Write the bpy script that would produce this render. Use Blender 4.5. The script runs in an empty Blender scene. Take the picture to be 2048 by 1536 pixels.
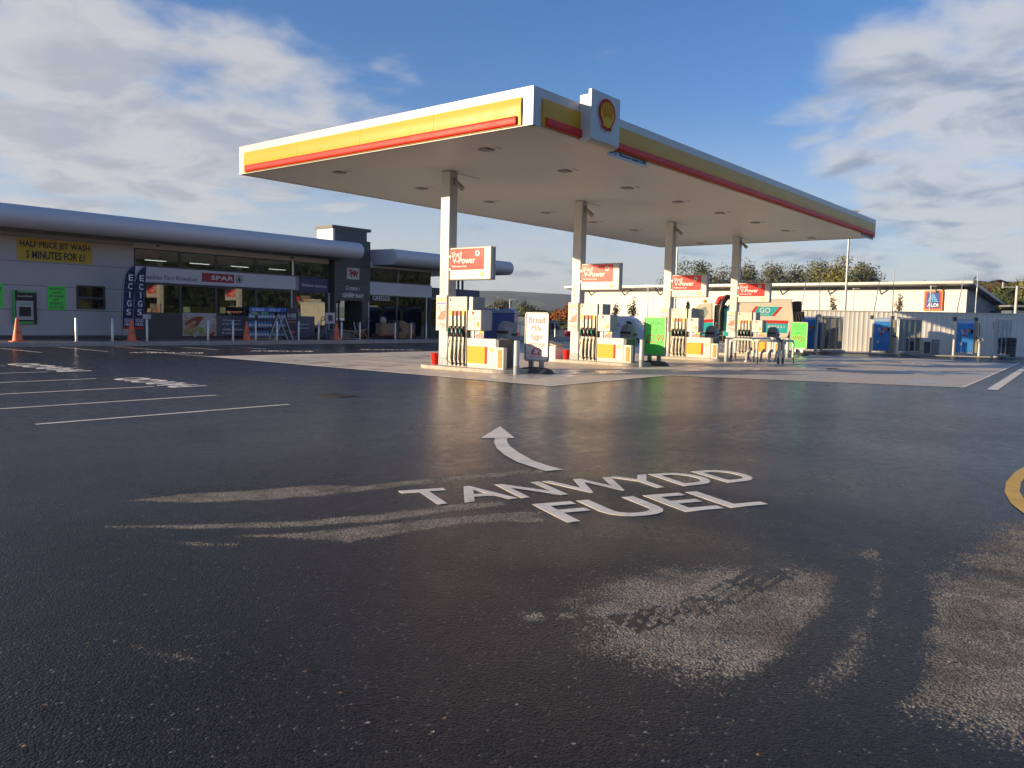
import bpy, math, random
import numpy as np
from mathutils import Vector, Matrix
R = math.radians
SC = bpy.context.scene
COL = SC.collection
random.seed(7)
rng = np.random.default_rng(7)

# ---------------------------------------------------------------- camera
# world axes: X runs along the long side of the petrol canopy and of the shop, Y from the camera side to the shop
AU, PITCH, ROLL, EYE, FPX = R(39.1), R(4.55), R(1.3), 1.6, 1605.0
rt = Vector((math.sin(AU), -math.cos(AU), 0)); fh = Vector((math.cos(AU), math.sin(AU), 0)); zz = Vector((0, 0, 1))
FW = fh*math.cos(PITCH) - zz*math.sin(PITCH); UP = fh*math.sin(PITCH) + zz*math.cos(PITCH)
CR = rt*math.cos(ROLL) + UP*math.sin(ROLL); CU = UP*math.cos(ROLL) - rt*math.sin(ROLL)
cam = bpy.data.cameras.new('camera'); camo = bpy.data.objects.new('camera', cam); COL.objects.link(camo)
camo.matrix_world = Matrix(((CR.x, CU.x, -FW.x, 0), (CR.y, CU.y, -FW.y, 0), (CR.z, CU.z, -FW.z, EYE), (0, 0, 0, 1)))
cam.sensor_width = 36.0; cam.sensor_fit = 'HORIZONTAL'; cam.lens = 36.0*FPX/2048
cam.clip_start = 0.05; cam.clip_end = 12000
SC.camera = camo

# ---------------------------------------------------------------- sky and sun
SUN_EL, PHI = R(11.4), R(35.3)
SD = Vector((-math.cos(PHI)*math.cos(SUN_EL), math.sin(PHI)*math.cos(SUN_EL), math.sin(SUN_EL)))
sun = bpy.data.lights.new('sun', 'SUN'); sun.energy = 4.0; sun.angle = R(0.53); sun.color = (1.0, 0.77, 0.49)
so = bpy.data.objects.new('sun', sun); COL.objects.link(so)
so.rotation_euler = SD.to_track_quat('Z', 'Y').to_euler()
SC.view_settings.view_transform = 'Standard'; SC.view_settings.look = 'None'
SC.view_settings.gamma = 1; SC.view_settings.use_curve_mapping = False
SC.view_settings.exposure = 0.92
SC.render.engine = 'CYCLES'

def pix_ray(x, y):
    return (FW*FPX + CR*(x-1024) - CU*(y-768)).normalized()

class NT:
    """small helper for node trees"""
    def __init__(s, nt): s.t = nt; s.n = nt.nodes; s.l = nt.links
    def add(s, typ, **kw):
        nd = s.n.new(typ)
        for k, v in kw.items():
            if k == 'ins':
                for a, b in v.items():
                    if isinstance(b, bpy.types.NodeSocket): s.l.new(b, nd.inputs[a])
                    else: nd.inputs[a].default_value = b
            else: setattr(nd, k, v)
        return nd
    def math(s, op, a, b=None, clamp=False):
        nd = s.n.new('ShaderNodeMath'); nd.operation = op; nd.use_clamp = clamp
        for i, q in enumerate((a, b)):
            if q is None: continue
            if isinstance(q, bpy.types.NodeSocket): s.l.new(q, nd.inputs[i])
            else: nd.inputs[i].default_value = q
        return nd.outputs[0]
    def ramp(s, fac, a, b, lo=0.0, hi=1.0, smooth=True):
        nd = s.n.new('ShaderNodeMapRange'); nd.interpolation_type = 'SMOOTHSTEP' if smooth else 'LINEAR'
        s.l.new(fac, nd.inputs[0]); nd.inputs[1].default_value = a; nd.inputs[2].default_value = b
        nd.inputs[3].default_value = lo; nd.inputs[4].default_value = hi
        return nd.outputs[0]
    def mix(s, fac, a, b):
        nd = s.n.new('ShaderNodeMix'); nd.data_type = 'RGBA'
        for i, q in ((0, fac), (6, a), (7, b)):
            if isinstance(q, bpy.types.NodeSocket): s.l.new(q, nd.inputs[i])
            else: nd.inputs[i].default_value = q if i == 0 else (tuple(q)+(1,))[:4]
        return nd.outputs[2]
    def noise(s, vec, scale, detail=3, rough=.5, dist=0.0):
        nd = s.n.new('ShaderNodeTexNoise'); nd.inputs['Scale'].default_value = scale
        nd.inputs['Detail'].default_value = detail; nd.inputs['Roughness'].default_value = rough
        nd.inputs['Distortion'].default_value = dist
        if vec is not None: s.l.new(vec, nd.inputs['Vector'])
        return nd.outputs[0]

world = bpy.data.worlds.new('World'); SC.world = world; world.use_nodes = True
w = NT(world.node_tree); w.n.clear()
sky = w.add('ShaderNodeTexSky', sky_type='NISHITA', sun_disc=False, sun_elevation=SUN_EL,
            sun_rotation=math.atan2(SD.x, SD.y), altitude=0, air_density=1.0, dust_density=0.2, ozone_density=2.4)
tc = w.add('ShaderNodeTexCoord')
dirv = w.add('ShaderNodeVectorMath', operation='NORMALIZE', ins={0: tc.outputs['Generated']}).outputs[0]
sep = w.add('ShaderNodeSeparateXYZ', ins={0: dirv})
den = w.math('ADD', w.math('MAXIMUM', sep.outputs[2], 0.0), 0.16)
px_ = w.math('DIVIDE', sep.outputs[0], den); py_ = w.math('DIVIDE', sep.outputs[1], den)
pv = w.add('ShaderNodeCombineXYZ', ins={0: px_, 1: py_, 2: 0.0}).outputs[0]
n1 = w.noise(pv, 2.6, 10, .56, .25)
n2 = w.noise(w.add('ShaderNodeVectorMath', operation='ADD', ins={0: pv, 1: (3.1, 7.7, 0)}).outputs[0], 3.0, 8, .6, .2)
bias = None
# where the cloud banks stand (directions in the sky), radius in degrees and weight
for (x, y, r, wt) in ((60, 150, 16, .18), (420, 170, 10, .22), (600, 200, 9, .22), (250, 130, 10, .12), (770, 220, 6, .20), (60, 330, 12, .10), (560, 340, 9, .08), (300, 370, 9, .06), (230, 250, 6, -.10), (400, 260, 6, -.08),
                      (1850, 130, 11, .12), (2040, 60, 14, .08), (1720, 200, 6, .06), (1700, 430, 14, .12), (1060, 500, 12, .12), (1350, 520, 14, .14), (2000, 450, 12, .16),
                      (850, 60, 10, -.22), (520, 20, 11, -.30), (1350, 250, 13, -.20), (1600, 280, 8, -.10), (300, 20, 6, -.1), (1180, 10, 6, .13), (900, 400, 7, -.12)):
    d = pix_ray(x, y)
    dt = w.add('ShaderNodeVectorMath', operation='DOT_PRODUCT', ins={0: dirv, 1: tuple(d)}).outputs['Value']
    m = w.ramp(dt, math.cos(R(r)), 1.0, 0.0, wt*.85)
    bias = m if bias is None else w.math('ADD', bias, m)
dens = w.math('ADD', w.math('ADD', w.math('MULTIPLY', n1, .95), w.math('MULTIPLY', n2, .30)), bias)
cm = w.ramp(dens, .63, .93)
# veil of mist near the horizon
hz = w.ramp(sep.outputs[2], 0.02, .26, .72, 0.0)
cm = w.math('MAXIMUM', w.math('MULTIPLY', cm, .88), hz)
n3 = w.noise(w.add('ShaderNodeVectorMath', operation='ADD', ins={0: pv, 1: (9.1, 2.7, 0)}).outputs[0], 2.6, 9, .6, .5)
shade = w.ramp(w.math('ADD', n3, w.math('MULTIPLY', dens, -.45)), -.06, .15)
left = w.add('ShaderNodeVectorMath', operation='DOT_PRODUCT', ins={0: dirv, 1: (SD.x, SD.y, 0.15)}).outputs['Value']
warm = w.ramp(left, -.9, .6)
ccol = w.mix(shade, (0.36, 0.43, 0.56), (0.76, 0.78, 0.82))
ccol = w.mix(w.math('MULTIPLY', warm, .55), ccol, (0.80, 0.77, 0.74))
skc = w.add('ShaderNodeMix', data_type='RGBA', blend_type='MULTIPLY', ins={0: 1.0, 6: sky.outputs[0], 7: (.84, .83, 1.0, 1)}).outputs[2]
skc = w.add('ShaderNodeHueSaturation', ins={'Saturation': 1.18, 'Color': skc}).outputs[0]
bg1 = w.add('ShaderNodeBackground', ins={0: skc, 1: 0.098})
bg2 = w.add('ShaderNodeBackground', ins={0: ccol, 1: 0.44})
mx = w.add('ShaderNodeMixShader', ins={0: cm, 1: bg1.outputs[0], 2: bg2.outputs[0]})
w.add('ShaderNodeOutputWorld', ins={0: mx.outputs[0]})

# ---------------------------------------------------------------- measuring helpers (where a sight line meets a real plane)
def PG(x, y, z=0.0):
    d = pix_ray(x, y); t = (z-EYE)/d.z; return (d.x*t, d.y*t)
def PV(x, y, Y):
    d = pix_ray(x, y); t = Y/d.y; return (d.x*t, EYE+d.z*t)
def PU(x, y, X):
    d = pix_ray(x, y); t = X/d.x; return (d.y*t, EYE+d.z*t)
def DP(px, depth, z=0.0):
    """ground point at a distance ahead of the camera and a bearing"""
    d = pix_ray(px, 640 + (px-1024)*.0227); h = Vector((d.x, d.y, 0)); k = depth/(h.dot(fh)); h *= k
    return Vector((h.x, h.y, z))
def ZD(px, py, depth):
    d = pix_ray(px, py); h = Vector((d.x, d.y, 0)); return EYE + d.z*depth/h.dot(fh)

# ---------------------------------------------------------------- materials
MATS = {}
def mat(name, col=(.5, .5, .5), rough=.5, metal=0.0, var=.08, vscale=6.0, emit=None, es=1.0, bump=0.0, bscale=60.0, spec=.5, rvar=.03, trans=0.0, coat=0.0):
    if name in MATS: return MATS[name]
    m = bpy.data.materials.new(name); m.use_nodes = True; t = NT(m.node_tree); b = t.n['Principled BSDF']
    tcn = t.add('ShaderNodeTexCoord'); v = tcn.outputs['Object']
    if var > 0:
        nz = t.noise(v, vscale, 5, .6)
        c = t.mix(t.ramp(nz, .3, .7), [q*(1-var) for q in col], [min(1, q*(1+var)) for q in col])
        t.l.new(c, b.inputs['Base Color'])
        t.l.new(t.ramp(t.noise(v, vscale*2.3, 4, .6), .3, .7, max(0.02, rough-rvar), min(1, rough+rvar)), b.inputs['Roughness'])
    else:
        b.inputs['Base Color'].default_value = tuple(col)+(1,); b.inputs['Roughness'].default_value = rough
    b.inputs['Metallic'].default_value = metal; b.inputs['Specular IOR Level'].default_value = spec
    b.inputs['Coat Weight'].default_value = coat
    if emit: b.inputs['Emission Color'].default_value = tuple(emit)+(1,); b.inputs['Emission Strength'].default_value = es
    if trans: b.inputs['Transmission Weight'].default_value = trans
    if bump > 0:
        bn = t.add('ShaderNodeBump', ins={'Strength': bump, 'Distance': .01, 'Height': t.noise(v, bscale, 4, .6)})
        t.l.new(bn.outputs[0], b.inputs['Normal'])
    MATS[name] = m
    return m

def glass_mat(name, tint=(.75, .8, .8), refl=1.0):
    """thin pane: sharp Fresnel reflection over a see-through tint"""
    if name in MATS: return MATS[name]
    m = bpy.data.materials.new(name); m.use_nodes = True; t = NT(m.node_tree); t.n.clear()
    fr = t.add('ShaderNodeFresnel', ins={'IOR': 1.55})
    f2 = t.math('MINIMUM', t.math('ADD', t.math('MULTIPLY', fr.outputs[0], 1.7*refl), .06*refl), 1.0)
    gl = t.add('ShaderNodeBsdfGlossy', ins={'Color': (.92, .95, .95, 1), 'Roughness': .015})
    tr = t.add('ShaderNodeBsdfTransparent', ins={'Color': tuple(tint)+(1,)})
    mxs = t.add('ShaderNodeMixShader', ins={0: f2, 1: tr.outputs[0], 2: gl.outputs[0]})
    t.add('ShaderNodeOutputMaterial', ins={0: mxs.outputs[0]})
    MATS[name] = m
    return m

M = dict(
 white=mat('white_paint', (.60, .585, .545), .38, var=.035, vscale=1.5),
 cream=mat('cream_cladding', (.72, .70, .65), .5, var=.05, vscale=.8),
 yellow=mat('yellow_panel', (.74, .37, .008), .38, var=.02, vscale=1.0, spec=.25),
 red=mat('red_panel', (.82, .03, .018), .42, var=.03, vscale=1.0, spec=.18),
 soffit=mat('soffit_white', (.70, .71, .69), .45, var=.015, vscale=.2, rvar=.03),
 grey=mat('grey_paint', (.30, .32, .34), .5, var=.06),
 lgrey=mat('light_grey_paint', (.50, .50, .49), .45, var=.05),
 pumpface=mat('pump_champagne', (.35, .325, .275), .42, metal=.2, var=.04),
 steel=mat('brushed_steel', (.55, .55, .54), .32, metal=.9, var=.08, vscale=9),
 galv=mat('galvanised_steel', (.48, .49, .50), .48, metal=.6, var=.12, vscale=5),
 dgrey=mat('dark_grey_plastic', (.065, .075, .085), .48, var=.15, vscale=7),
 bingrey=mat('grey_plastic', (.24, .26, .285), .42, var=.08, vscale=5),
 black=mat('black_rubber', (.012, .012, .013), .45, var=.2, vscale=12),
 anth=mat('anthracite_cladding', (.052, .062, .072), .42, var=.06, vscale=1.2),
 wall=mat('grey_cladding', (.50, .49, .475), .45, var=.035, vscale=.7),
 fascia=mat('fascia_grey_white', (.66, .66, .70), .42, var=.03, vscale=.8),
 silver=mat('silver_roof', (.60, .59, .60), .55, metal=.15, var=.015, vscale=.3),
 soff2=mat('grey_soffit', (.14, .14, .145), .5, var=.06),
 navy=mat('navy_fabric', (.018, .032, .12), .65, var=.15, vscale=5),
 navyp=mat('navy_panel', (.012, .022, .12), .35, var=.05),
 orange=mat('orange_plastic', (1.0, .20, .09), .5, var=.05, vscale=8),
 green=mat('fluorescent_green', (.10, .82, .10), .55, var=.03),
 greenp=mat('green_plastic', (.05, .55, .12), .35, var=.05),
 kerb=mat('concrete_kerb', (.46, .42, .36), .75, var=.16, vscale=5, bump=.35, bscale=50),
 glass=glass_mat('window_glass', (.50, .54, .54), 1.0),
 sglass=glass_mat('screen_glass', (.72, .82, .80), 1.2),
 wood=mat('plywood', (.42, .27, .14), .65, var=.25, vscale=9),
 cardboard=mat('cardboard', (.36, .22, .12), .8, var=.15),
 dark=mat('dark_interior', (.02, .02, .02), .8, var=.1),
 txtblk=mat('black_ink', (.015, .015, .018), .5, var=0),
 txtwht=mat('white_vinyl', (.80, .80, .78), .45, var=0),
 txtred=mat('red_ink', (.75, .06, .05), .5, var=0),
 txtnavy=mat('navy_ink', (.02, .02, .12), .5, var=0),
 blue=mat('bright_blue_panel', (.02, .17, .55), .4, var=.12, vscale=2),
 adblue=mat('blue_box', (.02, .14, .50), .4, var=.05),
)

# ---------------------------------------------------------------- mesh helpers
class MB:
    def __init__(s): s.v = []; s.f = []; s.mi = []; s.cur = 0
    def vert(s, p): s.v.append((float(p[0]), float(p[1]), float(p[2]))); return len(s.v)-1
    def face(s, idx): s.f.append(tuple(idx)); s.mi.append(s.cur)
    def quad(s, *ps):
        s.face([s.vert(p) for p in ps]); return s
    def box(s, x0, x1, y0, y1, z0, z1):
        if x0 > x1: x0, x1 = x1, x0
        if y0 > y1: y0, y1 = y1, y0
        if z0 > z1: z0, z1 = z1, z0
        i = [s.vert(p) for p in ((x0,y0,z0),(x1,y0,z0),(x1,y1,z0),(x0,y1,z0),(x0,y0,z1),(x1,y0,z1),(x1,y1,z1),(x0,y1,z1))]
        for q in ((3,2,1,0),(4,5,6,7),(0,1,5,4),(1,2,6,5),(2,3,7,6),(3,0,4,7)): s.face([i[k] for k in q])
        return s
    def bar(s, a, b, w, h=None):
        """box section from a to b"""
        a = Vector(a); b = Vector(b); h = w if h is None else h
        d = (b-a).normalized(); u = d.cross(Vector((0,0,1)))
        if u.length < 1e-4: u = Vector((1,0,0))
        u.normalize(); n = u.cross(d)
        c = [u*w/2+n*h/2, -u*w/2+n*h/2, -u*w/2-n*h/2, u*w/2-n*h/2]
        i = [s.vert(a+q) for q in c]+[s.vert(b+q) for q in c]
        for q in ((0,1,2,3),(7,6,5,4),(0,4,5,1),(1,5,6,2),(2,6,7,3),(3,7,4,0)): s.face([i[k] for k in q])
        return s
    def tube(s, pts, r, n=10, caps=True):
        pts = [Vector(p) for p in pts]; rs = r if isinstance(r, (list, tuple)) else [r]*len(pts)
        rings = []; pu = None
        for k, p in enumerate(pts):
            a = pts[max(0, k-1)]; b = pts[min(len(pts)-1, k+1)]; d = (b-a)
            d = d.normalized() if d.length > 1e-9 else Vector((0,0,1))
            if pu is None:
                pu = d.cross(Vector((0,0,1)))
                if pu.length < 1e-3: pu = Vector((1,0,0))
            pu = (pu - d*pu.dot(d))
            pu.normalize(); q = d.cross(pu)
            rings.append([s.vert(p+(pu*math.cos(t)+q*math.sin(t))*rs[k]) for t in [2*math.pi*j/n for j in range(n)]])
        for a, b in zip(rings, rings[1:]):
            for j in range(n): s.face((a[j], a[(j+1)%n], b[(j+1)%n], b[j]))
        if caps: s.face(rings[0][::-1]); s.face(rings[-1])
        return s
    def lathe(s, prof, c=(0,0,0), n=24, sx=1, sy=1):
        rings = []
        for r, z in prof:
            rings.append([s.vert((c[0]+r*sx*math.cos(2*math.pi*j/n), c[1]+r*sy*math.sin(2*math.pi*j/n), c[2]+z)) for j in range(n)])
        for a, b in zip(rings, rings[1:]):
            for j in range(n): s.face((a[j], a[(j+1)%n], b[(j+1)%n], b[j]))
        s.face(rings[0][::-1]); s.face(rings[-1])
        return s
    def prism(s, poly, o, ax, ay, depth):
        """polygon (a,b) in the plane o + a*ax + b*ay, pushed by depth along ax x ay"""
        o = Vector(o); ax = Vector(ax); ay = Vector(ay); n = ax.cross(ay)*depth
        A = [s.vert(o+ax*p[0]+ay*p[1]) for p in poly]; B = [s.vert(o+ax*p[0]+ay*p[1]+n) for p in poly]
        k = len(poly)
        ar = sum(poly[i][0]*poly[(i+1)%k][1]-poly[(i+1)%k][0]*poly[i][1] for i in range(k))
        if ar < 0: A = A[::-1]; B = B[::-1]
        s.face(A[::-1]); s.face(B)
        for i in range(k): s.face((A[i], A[(i+1)%k], B[(i+1)%k], B[i]))
        return s
    def sweep(s, profs):
        """list of equal-length closed rings"""
        rings = [[s.vert(p) for p in r] for r in profs]; n = len(rings[0])
        for a, b in zip(rings, rings[1:]):
            for j in range(n): s.face((a[j], a[(j+1)%n], b[(j+1)%n], b[j]))
        s.face(rings[0][::-1]); s.face(rings[-1])
        return s
    def build(s, name, mats, parent=None, world=True, bevel=0.0, smooth=False, label=None, cat=None, group=None, kind=None, seg=2):
        me = bpy.data.meshes.new(name)
        off = Vector((0,0,0))
        if parent is not None and world:
            q = parent
            while q is not None: off = off + q.location; q = q.parent
        me.from_pydata([(a-off.x, b-off.y, c-off.z) for a, b, c in s.v], [], s.f)
        mats = mats if isinstance(mats, (list, tuple)) else [mats]
        for m in mats: me.materials.append(m)
        if len(mats) > 1: me.polygons.foreach_set('material_index', s.mi)
        import bmesh
        bm = bmesh.new(); bm.from_mesh(me)
        bmesh.ops.recalc_face_normals(bm, faces=bm.faces)
        bm.to_mesh(me); bm.free()
        if smooth:
            me.shade_smooth() if hasattr(me, 'shade_smooth') else None
            try: me.set_sharp_from_angle(angle=R(38))
            except Exception: pass
        me.update()
        o = bpy.data.objects.new(name, me); COL.objects.link(o)
        if parent is not None: o.parent = parent
        if bevel > 0:
            b = o.modifiers.new('bevel', 'BEVEL'); b.width = bevel; b.segments = seg; b.limit_method = 'ANGLE'; b.angle_limit = R(40)
        tag(o, label, cat, group, kind)
        return o

def tag(o, label=None, cat=None, group=None, kind=None):
    if label: o['label'] = label
    if cat: o['category'] = cat
    if group: o['group'] = group
    if kind: o['kind'] = kind
    return o
def thing(name, loc, label, cat, group=None, rz=0.0):
    o = bpy.data.objects.new(name, None); COL.objects.link(o); o.location = loc; o.rotation_euler = (0, 0, rz)
    o.empty_display_size = .2
    return tag(o, label, cat, group)
def kids(o): return [c for c in bpy.data.objects if c.parent == o]
def copy_tree(o, parent=None, skip=()):
    c = o.copy(); COL.objects.link(c); c.parent = parent
    for ch in kids(o):
        copy_tree(ch, c)
    return c
def dup(o, loc, label=None, rz=None, group=None):
    c = copy_tree(o); c.location = loc
    if label: c['label'] = label
    if rz is not None: c.rotation_euler = (0, 0, rz)
    return c

def text_mesh(s, bold=0.0, shear=0.0, space=1.0, depth=.5, align='CENTER', line=1.0):
    cu = bpy.data.curves.new('t', 'FONT'); cu.body = s; cu.size = 1; cu.align_x = align; cu.offset = bold; cu.shear = shear
    cu.space_character = space; cu.space_line = line; cu.resolution_u = 4; cu.extrude = depth
    ob = bpy.data.objects.new('t', cu); COL.objects.link(ob)
    dg = bpy.context.evaluated_depsgraph_get(); dg.update()
    me = bpy.data.meshes.new_from_object(ob.evaluated_get(dg))
    bpy.data.objects.remove(ob); bpy.data.curves.remove(cu)
    return me
def text(s, m, parent, c, right, up, width, height, bold=0.012, shear=0.0, space=1.0, thick=.006, name='lettering', world=True, align='CENTER', line=1.0):
    """raised lettering fitted to width x height, centred on c, standing thick proud along right x up"""
    me = text_mesh(s, bold, shear, space, .5, align, line)
    co = np.empty(len(me.vertices)*3); me.vertices.foreach_get('co', co); co = co.reshape(-1, 3)
    lo, hi = co.min(0), co.max(0)
    k = (co-(lo+hi)/2)/np.maximum(hi-lo, 1e-6)
    right = np.array(Vector(right).normalized()); up = np.array(Vector(up).normalized()); nn = np.cross(right, up)
    if height is None: height = width*(hi[1]-lo[1])/(hi[0]-lo[0])
    P = np.array(c, float) + np.outer(k[:, 0]*width, right)+np.outer(k[:, 1]*height, up)+np.outer((k[:, 2]+.5)*thick, nn)
    if parent is not None and world:
        off = np.zeros(3); q = parent
        while q is not None: off += np.array(q.location); q = q.parent
        P = P-off
    me.vertices.foreach_set('co', P.astype(np.float32).ravel()); me.update()
    me.materials.clear(); me.materials.append(m); me.name = name
    o = bpy.data.objects.new(name, me); COL.objects.link(o); o.parent = parent
    return o
NX = ((0, -1, 0), (0, 0, 1))      # right, up for a face that looks along -X
NY = ((1, 0, 0), (0, 0, 1))       # right, up for a face that looks along -Y

def disc_poly(r, n=24, cx=0, cy=0): return [(cx+r*math.cos(2*math.pi*i/n), cy+r*math.sin(2*math.pi*i/n)) for i in range(n)]
def rrect(w, h, r, n=5):
    p = []
    for cx, cy, a0 in ((w/2-r, h/2-r, 0), (-w/2+r, h/2-r, 90), (-w/2+r, -h/2+r, 180), (w/2-r, -h/2+r, 270)):
        for i in range(n+1):
            a = R(a0+90*i/n); p.append((cx+r*math.cos(a), cy+r*math.sin(a)))
    return p
# ================================================================ GROUND
def asphalt_mat():
    m = bpy.data.materials.new('wet_asphalt'); m.use_nodes = True; t = NT(m.node_tree); b = t.n['Principled BSDF']
    g = t.add('ShaderNodeNewGeometry').outputs['Position']
    dry_a = t.add('ShaderNodeAttribute', attribute_name='dry').outputs['Fac']
    vor = t.add('ShaderNodeTexVoronoi', feature='F1', ins={'Vector': g, 'Scale': 78.0})
    vd = vor.outputs['Distance']; vc = t.add('ShaderNodeSeparateColor', ins={0: vor.outputs['Color']})
    fine = t.noise(g, 40, 6, .7)
    mid = t.noise(g, 5.5, 6, .65)
    big = t.noise(g, .55, 6, .6, .5)
    huge = t.noise(g, .11, 5, .6, .8)
    edge = t.math('ADD', t.math('ADD', t.math('MULTIPLY', t.math('SUBTRACT', fine, .5), 1.1), t.math('MULTIPLY', t.math('SUBTRACT', mid, .5), 1.0)), dry_a)
    edge = t.math('ADD', edge, t.math('MULTIPLY', t.math('SUBTRACT', vc.outputs[0], .5), .35))
    dry = t.ramp(edge, .42, .72)
    # loose damp film elsewhere
    wet = t.mix(vc.outputs[1], (.008, .008, .008), (.038, .035, .033))
    wet = t.mix(t.ramp(big, .35, .7, 0, .5), wet, (.024, .022, .020))
    glint = t.ramp(vc.outputs[2], .975, 1.0)
    wet = t.mix(t.math('MULTIPLY', glint, .5), wet, (.25, .24, .22))
    dust = t.math('MULTIPLY', t.ramp(t.noise(g, 1.3, 8, .72, .6), .60, .85), .14)
    wet = t.mix(dust, wet, (.075, .068, .060))
    dc = t.mix(vc.outputs[1], (.26, .22, .17), (.60, .51, .38))
    dc = t.mix(t.ramp(vd, .25, .75, 0, .55), dc, (.03, .03, .03))
    dc = t.mix(t.ramp(t.noise(g, 2.1, 7, .68, .4), .42, .66, 0, .62), dc, (.085, .075, .062))
    c = t.mix(t.math('MULTIPLY', dry, .92), wet, dc)
    t.l.new(c, b.inputs['Base Color'])
    rw = t.math('ADD', t.ramp(big, .3, .7, .30, .46), t.ramp(huge, .35, .65, -.06, .08))
    rw = t.math('ADD', rw, t.math('MULTIPLY', t.math('SUBTRACT', mid, .5), .14))
    rr = t.add('ShaderNodeMix', ins={0: dry, 2: rw, 3: .92}); 
    t.l.new(rr.outputs[0], b.inputs['Roughness'])
    t.l.new(t.ramp(dry, 0, 1, .16, .10), b.inputs['Specular IOR Level'])
    # stones: rounded cells, worn film between them
    h = t.math('ADD', t.math('MULTIPLY', t.math('SUBTRACT', 1.0, vd), 1.0), t.math('MULTIPLY', fine, .8))
    bp = t.add('ShaderNodeBump', ins={'Strength': .9, 'Distance': .007, 'Height': h})
    h2 = t.noise(g, 1.2, 3, .5)
    bp2 = t.add('ShaderNodeBump', ins={'Strength': .12, 'Distance': .02, 'Height': h2, 'Normal': bp.outputs[0]})
    t.l.new(bp2.outputs[0], b.inputs['Normal'])
    t.l.new(t.math('MULTIPLY', t.ramp(dry, 0, 1, .46, .0), t.ramp(big, .3, .6, .35, 1.0)), b.inputs['Coat Weight'])
    wetter = t.ramp(t.add('ShaderNodeVectorMath', operation='DOT_PRODUCT', ins={0: g, 1: (.776, .631, 0)}).outputs['Value'], 4.0, 12.0, .12, .95)
    t.l.new(t.math('MULTIPLY', b.inputs['Coat Weight'].links[0].from_socket, wetter, True), b.inputs['Coat Weight'])
    t.l.new(t.ramp(mid, .3, .7, .17, .30), b.inputs['Coat Roughness'])
    bp3 = t.add('ShaderNodeBump', ins={'Strength': .22, 'Distance': .003, 'Height': vd, 'Normal': t.add('ShaderNodeBump', ins={'Strength': .15, 'Distance': .02, 'Height': h2}).outputs[0]})
    t.l.new(bp3.outputs[0], b.inputs['Coat Normal'])
    return m
M['asphalt'] = asphalt_mat()

def concrete_mat(name, base, dark, wetness=.5):
    m = bpy.data.materials.new(name); m.use_nodes = True; t = NT(m.node_tree); b = t.n['Principled BSDF']
    g = t.add('ShaderNodeNewGeometry').outputs['Position']
    st = t.noise(t.add('ShaderNodeVectorMath', operation='MULTIPLY', ins={0: g, 1: (.35, .9, 1)}).outputs[0], 1.0, 7, .65, .8)
    fine = t.noise(g, 30, 5, .65)
    wm = t.ramp(st, .46, .62)
    c = t.mix(t.ramp(fine, .3, .7), [q*.88 for q in base], [q*1.1 for q in base])
    c = t.mix(t.math('MULTIPLY', wm, wetness), c, dark)
    t.l.new(c, b.inputs['Base Color'])
    t.l.new(t.ramp(wm, 0, 1, .68, .27), b.inputs['Roughness'])
    bp = t.add('ShaderNodeBump', ins={'Strength': .25, 'Distance': .003, 'Height': fine}); t.l.new(bp.outputs[0], b.inputs['Normal'])
    return m
M['conc'] = concrete_mat('forecourt_concrete', (.70, .62, .50), (.36, .32, .265), .55)
M['conc2'] = concrete_mat('damp_concrete', (.58, .50, .40), (.30, .27, .235), .55)
M['pave'] = concrete_mat('paving', (.20, .155, .135), (.10, .085, .08), .5)

def paint_mat(name, col):
    m = bpy.data.materials.new(name); m.use_nodes = True; t = NT(m.node_tree); b = t.n['Principled BSDF']
    g = t.add('ShaderNodeNewGeometry').outputs['Position']
    n = t.noise(g, 2.2, 8, .7); f = t.noise(g, 90, 4, .7)
    c = t.mix(t.ramp(n, .35, .75), col, [q*.80 for q in col])
    c = t.mix(t.ramp(t.math('ADD', f, t.math('MULTIPLY', n, .35)), .75, .86), c, [q*.25 for q in col])
    t.l.new(c, b.inputs['Base Color']); b.inputs['Roughness'].default_value = .55
    bp = t.add('ShaderNodeBump', ins={'Strength': .5, 'Distance': .003, 'Height': t.add('ShaderNodeTexVoronoi', ins={'Vector': g, 'Scale': 95.0}).outputs[0]})
    t.l.new(bp.outputs[0], b.inputs['Normal'])
    return m
M['rpaint'] = paint_mat('white_road_paint', (.94, .86, .70)); M['ypaint'] = paint_mat('yellow_road_paint', (.85, .50, .06))

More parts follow.
